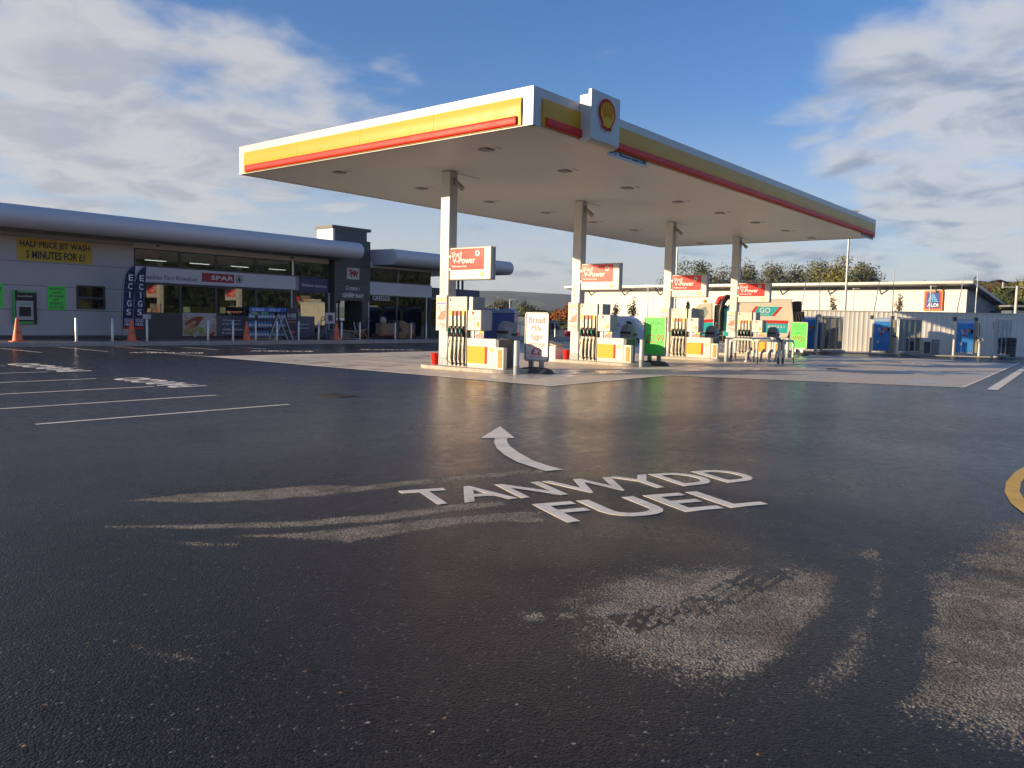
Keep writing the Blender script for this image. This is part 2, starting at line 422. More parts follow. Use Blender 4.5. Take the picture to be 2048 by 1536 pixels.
# dry patches left on the damp surfacing: outlines on the ground
DRY = [
 [(1215,1212),(1245,1182),(1350,1155),(1440,1150),(1520,1162),(1600,1152),(1672,1165),(1692,1190),(1666,1225),(1640,1260),(1592,1300),(1560,1318),(1512,1342),(1462,1338),(1440,1310),(1370,1320),(1300,1305),(1262,1290),(1250,1255)],
 [(1692,1232),(1748,1240),(1740,1272),(1700,1312),(1650,1340),(1588,1362),(1600,1345),(1632,1310),(1680,1270)],
 [(1745,1310),(1800,1280),(1836,1250),(1842,1200),(1880,1160),(1960,1150),(2100,1160),(2200,1400),(2100,1475),(1960,1445),(1900,1412),(1830,1400),(1770,1390),(1745,1350)],
 [(1880,1120),(1990,1040),(2200,1010),(2300,1200),(2048,1190)],
 [(1735,1110),(1770,1108),(1775,1180),(1745,1170)],
 [(1030,1232),(1060,1222),(1092,1224),(1090,1243),(1050,1242)],[(1110,1226),(1150,1222),(1160,1236),(1120,1238)],[(1170,1222),(1230,1214),(1235,1236),(1180,1238)],
 [(1180,1266),(1240,1262),(1262,1284),(1230,1290)],
 [(255,1001),(360,989),(500,981),(640,970),(705,972),(560,998),(400,1005)],
 [(520,995),(640,984),(760,968),(900,953),(1090,938),(1092,944),(905,962),(760,977),(640,992)],
 [(200,1053),(400,1049),(600,1043),(760,1028),(900,1010),(1010,1002),(1010,1010),(900,1022),(760,1042),(600,1053),(400,1057)],
 [(455,1072),(600,1064),(760,1048),(900,1034),(1000,1024),(1090,1022),(1095,1046),(1000,1044),(900,1052),(800,1068),(700,1086),(640,1080)],
 [(300,1080),(400,1084),(480,1086),(480,1092),(400,1094)],
 [(220,1276),(300,1298),(425,1326),(420,1334),(300,1308)],
 [(-60,874),(120,870),(225,884),(140,896),(-60,898)],
]
GX = np.unique(np.concatenate([-np.geomspace(4, 6000, 26)[::-1], np.arange(-4, 1, .5), np.arange(1, 10, .034), np.arange(10, 16, .3), np.arange(16, 100, 3.), np.geomspace(100, 6000, 26)]))
GY = np.unique(np.concatenate([-np.geomspace(5, 6000, 26)[::-1], np.arange(-5, -1.4, .4), np.arange(-1.4, 8.6, .034), np.arange(8.6, 13, .2), np.arange(13, 120, 3.), np.geomspace(120, 6000, 26)]))
def ground_z(x, y):
    """the site is level; the land beyond the toilets and the road drops away"""
    d = x*fh.x+y*fh.y; s = x*rt.x+y*rt.y
    k = np.clip((d-62)/18, 0, 1); k = k*k*(3-2*k)
    side = np.clip((14-s)/8, 0, 1)
    far = np.clip((d-140)/300, 0, 1)
    return -.75*k*side - 6*far
XX, YY = np.meshgrid(GX, GY, indexing='ij')
def poly_sd(px, py, poly):
    P = np.array(poly, float); n = len(P); ins = np.zeros(px.shape, bool); dm = np.full(px.shape, 1e9)
    for i in range(n):
        a = P[i]; b = P[(i+1) % n]; e = b-a
        t = np.clip(((px-a[0])*e[0]+(py-a[1])*e[1])/(e@e+1e-12), 0, 1)
        dm = np.minimum(dm, np.hypot(px-a[0]-t*e[0], py-a[1]-t*e[1]))
        c = ((a[1] > py) != (b[1] > py)) & (px < (b[0]-a[0])*(py-a[1])/((b[1]-a[1]) if abs(b[1]-a[1]) > 1e-12 else 1e-12)+a[0])
        ins ^= c
    return np.where(ins, dm, -dm)
dryv = np.zeros(XX.shape)
near = (XX > .5) & (XX < 11) & (YY > -2) & (YY < 9)
nx, ny = XX[near], YY[near]
acc = np.full(nx.shape, -.50)
for k, pl in enumerate(DRY):
    w_ = [PG(x, y) for x, y in pl]
    soft = .30 if k < 5 else .06
    top = [.62, .5, .5, .2, .4, .3, .3, .3, .2][k] if k < 9 else .42
    if k >= 12: top = .25
    sd = poly_sd(nx, ny, w_)
    acc = np.maximum(acc, np.clip(sd/soft, -1, 1)*.45+top-.1-np.clip((-sd-soft)/.35, 0, 3))
# tyre prints crossing the big dry patch
a0 = np.array(PG(1245, 1250)); a1 = np.array(PG(1400, 1212)); a2 = np.array(PG(1560, 1140))
for off in (-.10, -.033, .033, .10):
    best = np.full(nx.shape, 1e9); lon = np.zeros(nx.shape)
    for q0, q1, base in ((a0, a1, 0), (a1, a2, 10)):
        e = (q1-q0); L = np.hypot(*e); e = e/L; nrm = np.array([-e[1], e[0]])
        tt = (nx-q0[0])*e[0]+(ny-q0[1])*e[1]; dd = np.abs((nx-q0[0])*nrm[0]+(ny-q0[1])*nrm[1]-off)
        dd = np.where((tt > 0) & (tt < L), dd, 1e9); lon = np.where(dd < best, tt, lon); best = np.minimum(best, dd)
    tread = .020+.006*np.sin(lon*38+off*60)
    acc = np.where(best < tread, acc-.75, acc)
# the wide damp tyre arc between the patches, and treads in the left streaks
wl = [np.array(PG(*p)) for p in ((1490,1395),(1600,1335),(1700,1215),(1720,1120))]
for q0, q1 in zip(wl, wl[1:]):
    e = q1-q0; L = np.hypot(*e); e = e/L; tt = (nx-q0[0])*e[0]+(ny-q0[1])*e[1]; dd = np.abs(-(nx-q0[0])*e[1]+(ny-q0[1])*e[0])
    acc = np.where((tt > -.05) & (tt < L+.05), np.minimum(acc, (dd-.075)*6), acc)
wl = [np.array(PG(*p)) for p in ((1690,1480),(1780,1330),(1815,1180),(1790,1060))]
for q0, q1 in zip(wl, wl[1:]):
    e = q1-q0; L = np.hypot(*e); e = e/L; tt = (nx-q0[0])*e[0]+(ny-q0[1])*e[1]; dd = np.abs(-(nx-q0[0])*e[1]+(ny-q0[1])*e[0])
    acc = np.where((tt > -.05) & (tt < L+.05), np.minimum(acc, (dd-.095)*5), acc)
dryv[near] = acc
dryv[~near] = -.6
ZZ = ground_z(XX, YY)
nxg, nyg = len(GX), len(GY)
idx = np.arange(nxg*nyg).reshape(nxg, nyg)
fa = np.stack([idx[:-1, :-1], idx[1:, :-1], idx[1:, 1:], idx[:-1, 1:]], -1).reshape(-1, 4)
gme = bpy.data.meshes.new('ground')
gme.vertices.add(nxg*nyg); gme.vertices.foreach_set('co', np.stack([XX, YY, ZZ], -1).astype(np.float32).ravel())
gme.loops.add(fa.size); gme.loops.foreach_set('vertex_index', fa.ravel().astype(np.int32))
gme.polygons.add(len(fa)); gme.polygons.foreach_set('loop_start', np.arange(0, fa.size, 4, dtype=np.int32))
gme.update(calc_edges=True)
at_ = gme.attributes.new('dry', 'FLOAT', 'POINT'); at_.data.foreach_set('value', np.clip(dryv+.25, -1, 1.2).astype(np.float32).ravel())
gme.materials.append(M['asphalt'])
ground = bpy.data.objects.new('ground', gme); COL.objects.link(ground); tag(ground, kind='structure')

def sheet(name, polys, m, z=.004, parent=None, kind=None):
    b = MB()
    for p in polys: b.face([b.vert((q[0], q[1], z)) for q in p])
    o = b.build(name, m, parent, kind=kind)
    for f in o.data.polygons:
        if f.normal.z < 0: f.flip()
    o.data.update()
    return o
# concrete slabs of the forecourt
sheet('forecourt', [[(15.95, 11.75), (46, 12.75), (46, 27.6), (15.95, 27.6)]], M['conc'], .004, kind='structure')
sheet('filling_area', [[(25.3, 4.3), (46.5, 5.6), (48.5, 12.74), (22.2, 11.85)]], M['conc2'], .008, kind='structure')
sheet('kerb_line', [[(15.80, 11.62), (46, 12.62), (46, 12.74), (15.95, 11.75)], [(15.80, 11.62), (15.95, 11.75), (15.95, 27.7), (15.80, 27.7)],
      [(25.1, 3.72), (60, 6.2), (60, 5.95), (25.0, 3.45)], [(25.32, 4.29), (48, 5.70), (48, 5.80), (25.32, 4.39)]], M['rpaint'], .012, kind='structure')
# drive-over pale stripes on the slab
sheet('slab_joint', [[(17.2, 19.6), (18.5, 19.6), (18.9, 26.4), (17.6, 26.4)], [(19.6, 20.5), (20.6, 20.5), (21, 26.8), (19.9, 26.8)]], mat('worn_concrete', (.62, .55, .43), .5, var=.2), .012, kind='structure')
for (x, y, r_) in ((1645,738,.62), (1770,724,.75), (1700,752,.0), (1860,729,.6), (1850,748,.6), (1690,740,.7)):
    if r_ <= 0: continue
    gx, gy = PG(x, y)
    b = MB(); b.prism(disc_poly(r_, 28, gx, gy), (0, 0, .012), (1,0,0), (0,1,0), .012); b.build('tank_cover', mat('grey_tank_cover', (.20,.21,.23), .3, metal=.2, var=.2), kind='structure')
    b = MB()
    ring = disc_poly(r_+.16, 28, gx, gy); rin = disc_poly(r_+.03, 28, gx, gy)
    for i in range(28): b.quad((*ring[i], .016), (*ring[(i+1)%28], .016), (*rin[(i+1)%28], .016), (*rin[i], .016))
    b.build('tank_cover_rim', M['rpaint'], kind='structure')
# bay lines, painted letters and arrows
ln = []
for (v, x0, x1) in ((12.13, 3.6, 8.6), (14.36, 3.4, 8.5), (16.82, 3.4, 8.5), (19.5, 3.4, 8.45), (22.27, 3.4, 8.44), (25.18, 3.4, 8.45), (28.0, 3.4, 8.45)):
    if v == 12.13: x0 = 4.43
    ln.append([(x0, v-.05), (x1, v-.05), (x1, v+.05), (x0, v+.05)])
for u in (12.05, 14.45, 16.85, 19.25, 21.65, 24.05, 26.45, 28.85, 31.25, 33.65):
    ln.append([(u-.05, 32.3), (u+.05, 32.3), (u+.05, 37.4), (u-.05, 37.4)])
ln.append([(15.82, 27.7), (15.92, 27.7), (15.92, 32.2), (15.82, 32.2)])
for k, u in enumerate((36, 38.4, 40.8)):
    ln.append([(u, 30), (u+.1, 30), (u+.1, 36), (u, 36)])
sheet('bay_line', ln, M['rpaint'], .005, parent=ground)
def ground_text(s, c, right, up, w_, h_, bold=.012, m='rpaint', sp=1.0):
    return text(s, M[m], ground, (c[0], c[1], .002), right, up, w_, h_, bold=bold, thick=.003, name='painted_lettering', space=sp)
gr = Vector((.775, -.632, 0)); 
# TANWYDD and FUEL: measured corner points
def gtext_quad(s, p0, p1, h_, bold=.012, sp=1.0):
    """lettering whose baseline runs p0 -> p1 on the ground"""
    a = Vector((*p0, 0)); b = Vector((*p1, 0)); r_ = (b-a).normalized(); u_ = Vector((0,0,1)).cross(r_)
    c = (a+b)/2+u_*h_/2
    return ground_text(s, (c.x, c.y), r_, u_, (b-a).length, h_, bold, sp=sp)
bd = Vector((.89, -.455)).normalized(); s0_ = Vector((4.74, 4.85)); e_ = Vector(PG(1500, 952)); L0 = (e_-s0_).dot(bd)
gtext_quad('TANWYDD', tuple(s0_), tuple(s0_+bd*L0), .63, bold=.014)
gtext_quad('FUEL', (5.17, 3.60), (6.98, 2.67), .67, bold=.014)
for (c, w_, h_) in (((9.08, 17.85), 3.0, .80), ((9.10, 24.1), 4.0, .80)):
    ground_text('PARCIO', c, (0, 1, 0), (-1, 0, 0), w_, h_, .03)
for c in ((16.05, 30.7), (21.1, 30.3), (27.0, 30.0)):
    ground_text('AMBWLANS', c, (.86, -.51, 0), (.51, .86, 0), 2.7, .7, .02)
# curved arrow
c_l = [PG(*p) for p in ((990,878),(988,885),(993,897),(1008,910),(1035,925),(1065,935),(1092,943))]
c_r = [PG(*p) for p in ((1014,876),(1014,884),(1020,893),(1036,905),(1066,922),(1096,932),(1126,940))]
ar = [[c_l[i], c_l[i+1], c_r[i+1], c_r[i]] for i in range(len(c_l)-1)]
ar.append([PG(961, 877), PG(1030, 877), PG(1000, 853)])
sheet('painted_arrow', ar, M['rpaint'], .006, parent=ground)
# yellow kerb-side curve on the right
yl = []
cx, cy = 10.0, -.6
ya = [PG(*p) for p in ((2110,905),(2060,928),(2030,945),(2012,965),(2009,985),(2022,1008),(2048,1028),(2090,1050),(2160,1075))]
yb = [PG(*p) for p in ((2130,915),(2085,932),(2056,948),(2042,966),(2039,984),(2050,1002),(2072,1016),(2110,1032),(2180,1055))]
sheet('yellow_line', [[ya[i], ya[i+1], yb[i+1], yb[i]] for i in range(len(ya)-1)], M['ypaint'], .006, parent=ground)
# yellow hatch marks by the shop
yh = []
for (x, y) in ((719,693),(734,700),(805,695),(831,697),(833,702),(868,697)):
    gx, gy = PG(x, y); yh.append([(gx-.35, gy-.08), (gx+.35, gy-.08), (gx+.45, gy+.08), (gx-.25, gy+.08)])
yh.append([(30, 34.6), (42, 34.3), (42, 34.38), (30, 34.68)]); yh.append([(30, 36.2), (42, 35.9), (42, 35.98), (30, 36.28)])
sheet('yellow_hatching', yh, M['ypaint'], .006, parent=ground)
# drain grating and manhole
gx, gy = PG(675, 791)
b = MB(); b.prism(rrect(.5, .8, .02), (gx, gy, .006), (1,0,0), (0,1,0), .004)
for i in range(7):
    for j in range(3): b.box(gx-.2+j*.15, gx-.1+j*.15, gy-.34+i*.1, gy-.30+i*.1, .010, .014)
b.build('drain_cover', mat('cast_iron', (.035,.034,.032), .75, metal=.1), ground)
# pavement in front of the shop with its kerb
FLZ = .20
b = MB(); b.box(6, 60, 37.62, 56, -.3, FLZ); b.build('pavement', M['pave'], kind='structure')
b = MB(); b.box(6, 60, 37.45, 37.615, -.3, FLZ+.004); b.build('pavement_kerb', M['kerb'], kind='structure', bevel=.02)
# small stones and fallen leaves on the tarmac
b = MB()
for i in range(75):
    px = random.uniform(0, 2048); py = random.uniform(820, 1530)
    gx, gy = PG(px, py); r_ = random.uniform(.003, .009); a = random.uniform(0, 6.28)
    q = [(gx+r_*math.cos(a+k*1.57)*(1.6 if k % 2 else 1), gy+r_*math.sin(a+k*1.57)*(1.6 if k % 2 else 1), .004+random.uniform(0, .006)) for k in range(4)]
    b.cur = 0 if i % 3 else 1
    b.quad(*q)
b.build('fallen_leaves', [mat('dry_leaf', (.32,.19,.09), .7, var=.3), mat('pale_grit', (.35,.33,.30), .7)], kind='stuff', label=None)
# ================================================================ CANOPY
CX0, CX1, CY0, CY1, CZ = 15.2, 43.75, 11.9, 24.2, 6.22
can = thing('petrol_canopy', (29.4, 18.0, 0), 'large flat forecourt canopy with white, yellow and red edge standing on four square columns', 'canopy')
b = MB(); b.box(CX0+.12, CX1-.12, CY0+.12, CY1-.12, CZ-.0, CZ+.08)
b.build('soffit', M['soffit'], can)
b = MB(); b.box(CX0+.2, CX1-.2, CY0+.2, CY1-.2, CZ+.085, CZ+.7); b.build('roof_deck', M['grey'], can)
def fascia(p0, p1, out, flip=False):
    """edge band between two corners; out is the outward horizontal normal"""
    p0 = Vector(p0); p1 = Vector(p1); o = Vector(out); d = (p1-p0).normalized(); L = (p1-p0).length
    def prof(t, pts): return [p0+d*t+o*a+Vector((0,0,z)) for a, z in pts]
    b = MB(); b.sweep([prof(0, ((-.15,CZ-.02),(0,CZ-.02),(0,CZ+.88),(-.15,CZ+.88))), prof(L, ((-.15,CZ-.02),(0,CZ-.02),(0,CZ+.88),(-.15,CZ+.88)))])
    b.build('white_fascia', M['white'], can)
    # bowed yellow panel
    yp = [(.003, CZ+.64), (.035, CZ+.655)]+[(.035+.022*math.sin(math.pi*k/8), CZ+.64-.5*k/8) for k in range(1, 8)]+[(.04, CZ+.10), (.04, CZ+.006), (.003, CZ+.006)]
    n = max(1, round(L/3.1)); e = .33
    for k in range(n):
        a = e+(L-2*e)*k/n+.004; c = e+(L-2*e)*(k+1)/n-.004
        b = MB(); b.sweep([prof(a, yp), prof(c, yp)]); b.build('yellow_panel', M['yellow'], can, smooth=True)
    # red half round bar
    ts = e+.12; te = L-e-.12
    n = max(1, round(L/3.6))
    rp = [(x, z-.035) for x, z in ((.03, CZ+.26), (.07, CZ+.26), (.085, CZ+.253), (.095, CZ+.237), (.10, CZ+.215), (.10, CZ+.10), (.095, CZ+.08), (.085, CZ+.062), (.07, CZ+.055), (.03, CZ+.055))]
    for k in range(n):
        a = ts+(te-ts)*k/n+.004; c = ts+(te-ts)*(k+1)/n-.004
        b = MB(); b.sweep([prof(a, rp), prof(c, rp)]); b.build('red_bar', M['red'], can, smooth=True)
fascia((CX0, CY1, 0), (CX0, CY0, 0), (-1, 0, 0))
fascia((CX0+.001, CY0, 0), (CX1, CY0, 0), (0, -1, 0))
fascia((CX1, CY0+.001, 0), (CX1, CY1, 0), (1, 0, 0))
fascia((CX1-.001, CY1, 0), (CX0+.001, CY1, 0), (0, 1, 0))
# ceiling lights
lm = mat('canopy_light_lens', (.30,.29,.28), .35)
for v in (14.7, 20.95):
    for k in range(8):
        u = 16.75+k*3.68
        b = MB(); b.box(u-.17, u+.17, v-.17, v+.17, CZ-.035, CZ-.007)
        o = b.build('ceiling_light', M['grey'], can, bevel=.008)
        b = MB(); b.box(u-.13, u+.13, v-.13, v+.13, CZ-.045, CZ-.036); b.build('lens', lm, o)
        b = MB()
        for q in range(4): b.box(u-.12+q*.08, u-.08+q*.08, v-.42, v-.38, CZ-.012, CZ-.007)
        b.build('vent_slot', M['black'], o)
# columns
COLX = (18.45, 25.75, 33.05, 40.32); CYC = 17.86
for u in COLX:
    b = MB(); b.box(u, u+.36, CYC-.19, CYC+.19, .37, CZ-.02)
    o = b.build('column', M['white'], can, bevel=.012)
    b = MB(); b.box(u-.004, u+.364, CYC-.194, CYC+.194, .12, .369); b.build('column_plinth', mat('plinth_grey', (.33,.37,.38), .5), o)
    b = MB(); b.cur = 0
    for q in range(4): b.box(u-.004, u-.001, CYC+.0, CYC+.10, 2.42+q*.17, 2.53+q*.17)
    b.build('column_sticker', mat('pale_orange_sticker', (.72,.55,.38), .5, var=.3, vscale=30), o)
    b = MB()
    for q in range(10): b.box(u+.45+q*.12, u+.51+q*.12, CYC-.02, CYC+.02, CZ-.012, CZ-.007)
    b.build('drain_slot', M['black'], o)
# height notices under the front edge
wht = M['txtwht']
for x0 in (18.45, 41.3):
    b = MB(); b.box(x0, x0+2.1, CY0+.0, CY0+.012, CZ-.17, CZ+.0)
    o = b.build('height_notice', M['white'], can)
    text('199 D   Maximum height 5.8M', M['txtnavy'], o, (x0+1.05, CY0-.001, CZ-.075), *NY, 1.95, .10, .02)
# emblem board on the front edge
ex0, ex1 = 17.1, 18.45
b = MB()
pr = [(-.36, 6.20), (-.36, 7.42), (-.26, 7.42), (-.26, 7.30), (-.002, 7.30), (-.002, 6.12), (-.12, 6.12), (-.22, 6.13), (-.30, 6.16)]
def yz(pts, x): return [(x, CY0+a, z) for a, z in pts]
b.sweep([yz(pr, ex0), yz(pr, ex1)])
board = b.build('emblem_board', M['white'], can, bevel=.01)
# scallop shell emblem
def shell_outline(s, cx, cz):
    p = []
    for k in range(0, 25):
        a = R(-22+224*k/24)
        r_ = 1.0+.0*math.cos(9*a)
        p.append((cx+s*.93*r_*math.cos(a), cz+s*(.15+.83*r_*math.sin(a))))
    p += [(cx-s*.55, cz-s*.62), (cx-s*.52, cz-s*.86), (cx-s*.18, cz-s*.86), (cx, cz-s*.95), (cx+s*.18, cz-s*.86), (cx+s*.52, cz-s*.86), (cx+s*.55, cz-s*.62)]
    return p
def shell_emblem(par, cx, cz, s, o, right, up, k=1.0):
    """red scallop with yellow face and red ribs; o is the plane origin"""
    o = Vector(o); ax = Vector(right); ay = Vector(up); n = ax.cross(ay)
    b = MB(); b.prism(shell_outline(s*1.10, cx, cz), o, ax, ay, .02*k); e = b.build('shell_emblem', M['white'], par)
    b = MB(); b.prism(shell_outline(s, cx, cz), o+n*.021*k, ax, ay, .015*k); b.build('shell_border', mat('emblem_red', (.60,.02,.012), .5, var=.02, spec=.1), e)
    b = MB(); b.prism(shell_outline(s*.80, cx, cz), o+n*.037*k, ax, ay, .012*k); b.build('shell_face', mat('emblem_yellow', (.90,.50,.02), .5, var=.02, spec=.1), e)
    b = MB(); base = (cx, cz-s*.55)
    for a in (28, 46, 64, 81, 99, 116, 134, 152):
        ex_ = cx+s*.74*math.cos(R(a)); ez = cz+s*(.12+.66*math.sin(R(a)))
        fx = cx+(a-90)*-.0035*s; fz = base[1]+.12*s
        dx, dz = ex_-fx, ez-fz; L = math.hypot(dx, dz); px_, pz_ = -dz/L, dx/L
        w0, w1 = s*.008, s*.024
        fx, fz = fx+dx*.30, fz+dz*.30
        b.prism([(fx-px_*w0, fz-pz_*w0), (ex_-px_*w1, ez-pz_*w1), (ex_+px_*w1, ez+pz_*w1), (fx+px_*w0, fz+pz_*w0)], o+n*.050*k, ax, ay, .006*k)
    b.build('shell_rib', MATS['emblem_red'], e)
    return e
shell_emblem(board, 17.78, 6.88, .42, (0, CY0-.361, 0), (1,0,0), (0,0,1))

# ================================================================ PUMP ISLANDS
def island(k, u):
    b = MB(); x0, x1 = u-.42, u+1.28; y0, y1 = 14.95, 18.75; r_ = .55
    p = []
    for cx, cy, a0 in ((x1-r_, y1-r_, 0), (x0+r_, y1-r_, 90), (x0+r_, y0+r_, 180), (x1-r_, y0+r_, 270)):
        for i in range(9): a = R(a0+90*i/8); p.append((cx+r_*math.cos(a), cy+r_*math.sin(a)))
    b.prism(p, (0,0,0), (1,0,0), (0,1,0), .12)
    names = ('nearest', 'second', 'third', 'farthest')
    return b.build('pump_island', M['kerb'], None, bevel=.025, label='raised concrete pump island with rounded ends under the %s canopy column' % names[k], cat='pump island', group='pump islands')
for k, u in enumerate(COLX): island(k, u)

def make_pump(label):
    """local frame: x forward of the island face, y along the row; origin on the island top at the column side"""
    t = thing('fuel_pump', (0, 0, 0), label, 'fuel pump', 'fuel pumps')
    def B(name, m, boxes, par=t, bevel=.008):
        b = MB()
        for q in boxes: b.box(*q)
        return b.build(name, m, par, world=False, bevel=bevel)
    # tall hose cabinet, y from 0 down to -.84
    cab = B('cabinet', M['pumpface'], [(0, .55, -.80, -.02, 0, 2.17)])
    hood = B('cabinet_side', mat('pump_side_grey', (.30,.31,.31), .4, metal=.2, var=.05), [(.06, .62, -.99, -.805, 1.25, 2.165)])
    text('1', M['txtblk'], cab, (-.003, -.10, 2.08), *NX, .05, .09, .03, name='pump_number', world=False)
    # slots, labels, nozzles, hoses
    B('hose_slot', M['black'], [(-.010, -.001, -.24-.17*k, -.215-.17*k, .02, 1.74) for k in range(4)], cab, 0)
    for k in range(4):
        y = -.135-.17*k
        B('grade_label', (mat('grade_yellow', (.85,.60,.05), .5), mat('grade_red', (.72,.12,.10), .5))[k in (1, 2)], [(-.006, -.001, y-.05, y+.05, 1.58, 1.74)], cab, 0)
        B('grade_stripe', M['lgrey'], [(-.006, -.001, y-.045, y+.045, 1.44, 1.575)], cab, 0)
        # nozzle: boot, body, trigger guard and spout
        b = MB(); b.box(-.055, -.001, y-.05, y+.05, .93, 1.26)
        nz = b.build('nozzle_boot', M['black'], t, world=False, bevel=.01)
        b = MB(); b.tube([(-.07, y+.02, 1.20), (-.10, y, 1.10), (-.12, y-.012, .98), (-.10, y-.01, .90)], [.016, .03, .032, .022], 8)
        b.tube([(-.11, y-.045, 1.10), (-.155, y-.04, 1.04), (-.14, y-.03, .95)], .009, 6)
        b.build('nozzle', M['black'], nz, world=False, smooth=True)
        gm = mat('nozzle_green', (.02,.42,.22), .4) if k in (0, 3) else mat('nozzle_grey_white', (.62,.56,.52), .4)
        b = MB(); b.tube([(-.095, y+.03, 1.17), (-.125, y+.005, 1.09), (-.135, y-.01, 1.04)], [.02, .034, .02], 8); b.build('nozzle_guard', gm, nz, world=False, smooth=True)
        b = MB(); b.tube([(-.12, y, .93), (-.12, y, .82)], .02, 8); b.build('swivel', M['lgrey'], nz, world=False)
        # hanging hose loop
        pts = []
        for q in range(25):
            s = q/24
            yy = y-.02+(.085 if k != 3 else .09)*math.sin(math.pi*min(1, s*1.0))*1.0-.09*s**3
            z = .84-.70*math.sin(math.pi/2*min(1, s*1.25)) if s < .8 else .14-.04*math.sin((s-.8)*math.pi/.4)
            pts.append((-.06-.05*math.sin(math.pi*s), yy, z))
        pts.append((-.02, y-.10, .06))
        b = MB(); b.tube(pts, .0135, 8); b.build('hose', M['black'], t, world=False, smooth=True)
        b = MB(); b.tube([(-.03, y-.085, .03), (-.035, y-.09, .45), (-.035, y-.09, 1.2), (-.02, y-.09, 1.72)], .0125, 8); b.build('hose', M['black'], t, world=False, smooth=True)
    # display head on posts
    d = B('display_head', M['white'], [(.02, .55, -1.36, -.82, 1.14, 1.76)], t, .012)
    B('display_side', mat('display_side_grey', (.36,.38,.42), .45), [(.04, .53, -1.372, -1.3601, 1.15, 1.75)], d, 0)
    B('display_window', mat('lcd_panel', (.62,.60,.52), .25), [(.008, .018, -1.12, -.98, 1.46, 1.60)], d, 0)
    B('display_sticker', M['red'], [(.012, .018, -1.08, -1.0, 1.63, 1.71)], d, 0)
    B('display_notice', M['yellow'], [(.012, .018, -1.30, -1.20, 1.25, 1.40)], d, 0)
    B('keypad', M['lgrey'], [(.012, .018, -1.12, -1.02, 1.22, 1.38), (.012, .018, -.93, -.90, 1.25, 1.6)], d, 0)
    B('display_post', M['steel'], [(.12, .20, -.90+dy, -.84+dy, .90, 1.138) for dy in (0, -.10, -.22)]+[(.38, .46, -.90+dy, -.84+dy, .90, 1.138) for dy in (0, -.22)])
    # low cabinet
    lo = B('low_cabinet', M['white'], [(.02, .60, -1.98, -.815, .08, .90)], t, .012)
    B('yellow_panel', M['yellow'], [(.010, .0185, -1.55, -.83, .14, .66)], lo, 0)
    B('red_stripe', M['red'], [(.010, .0185, -1.64, -1.552, .14, .66)], lo, 0)
    B('low_plinth', M['lgrey'], [(.03, .58, -1.97, -.82, 0, .079)], lo, 0)
    b = MB(); b.prism(disc_poly(.07, 20, 1.80, .58), (.0185, 0, 0), (0,-1,0), (0,0,1), .008); b.build('round_emblem', mat('emblem_orange', (.88,.48,.06), .4), lo, world=False)
    B('end_panel', M['dgrey'], [(.0, .62, -2.12, -1.985, .02, .88)], t, .01)
    return t
PN = ('nearest pump with hoses, beside the column closest to the camera', 'pump with hoses beside the second column, behind the bread and milk sign',
      'pump with hoses beside the third column, right of the green lager sign', 'farthest pump with hoses beside the fourth column, behind the hoop rails')
pump = make_pump('fuel '+PN[0]); pump.location = (COLX[0]-.12, 17.55, .12)
for k in (1, 2, 3): dup(pump, (COLX[k]-.12, 17.55, .12), 'fuel '+PN[k])

def make_sign():
    t = thing('fuel_sign', (0,0,0), '', 'sign', 'red fuel signs on the canopy columns')
    b = MB(); b.box(0, .16, -1.70, 0, 0, 1.0); f = b.build('sign_case', M['white'], t, world=False, bevel=.03)
    b = MB(); b.box(.165, .20, -1.72, .01, -.01, 1.01); b.build('sign_back', M['lgrey'], t, world=False, bevel=.01)
    b = MB(); b.box(-.008, -.001, -1.42, -.03, .31, .955); p = b.build('red_face', mat('sign_red', (.85,.035,.03), .22, var=.02, spec=.3), f, world=False)
    text('Shell', wht, p, (-.009, -.30, .79), *NX, .42, .15, .0, name='lettering', world=False)
    text('V-Power', wht, p, (-.009, -.60, .60), *NX, .95, .20, .012, name='lettering', world=False)
    text('Performance Fuels', wht, p, (-.009, -.42, .42), *NX, .62, .07, .01, name='lettering', world=False)
    b = MB(); A = disc_poly(.088, 24, 1.16, .80); Bq = disc_poly(.045, 24, 1.16, .80)
    for i in range(24): b.quad((-.012, -A[i][0], A[i][1]), (-.012, -A[(i+1)%24][0], A[(i+1)%24][1]), (-.012, -Bq[(i+1)%24][0], Bq[(i+1)%24][1]), (-.012, -Bq[i][0], Bq[i][1]))
    b.build('ring_mark', wht, p, world=False)
    shell_poly = [(x, z) for x, z in shell_outline(.085, 1.36, .155)]
    b = MB(); b.prism(shell_poly, (-.001, 0, 0), (0,-1,0), (0,0,1), .006); b.build('small_shell', mat('emblem_orange', (.88,.48,.06), .4), f, world=False)
    b = MB(); b.box(.04, .12, .001, .05, .3, .36); b.box(.04, .12, .001, .05, .7, .76); b.build('bracket', M['steel'], t, world=False)
    return t
sg = make_sign(); SN = ('on the nearest column', 'on the second column', 'on the third column', 'on the farthest column')
for k, u in enumerate(COLX):
    s_ = sg if k == 0 else copy_tree(sg)
    s_.location = (u-.02, 17.60, 2.81)
    s_['label'] = 'white sign with red fuel panel fixed '+SN[k]
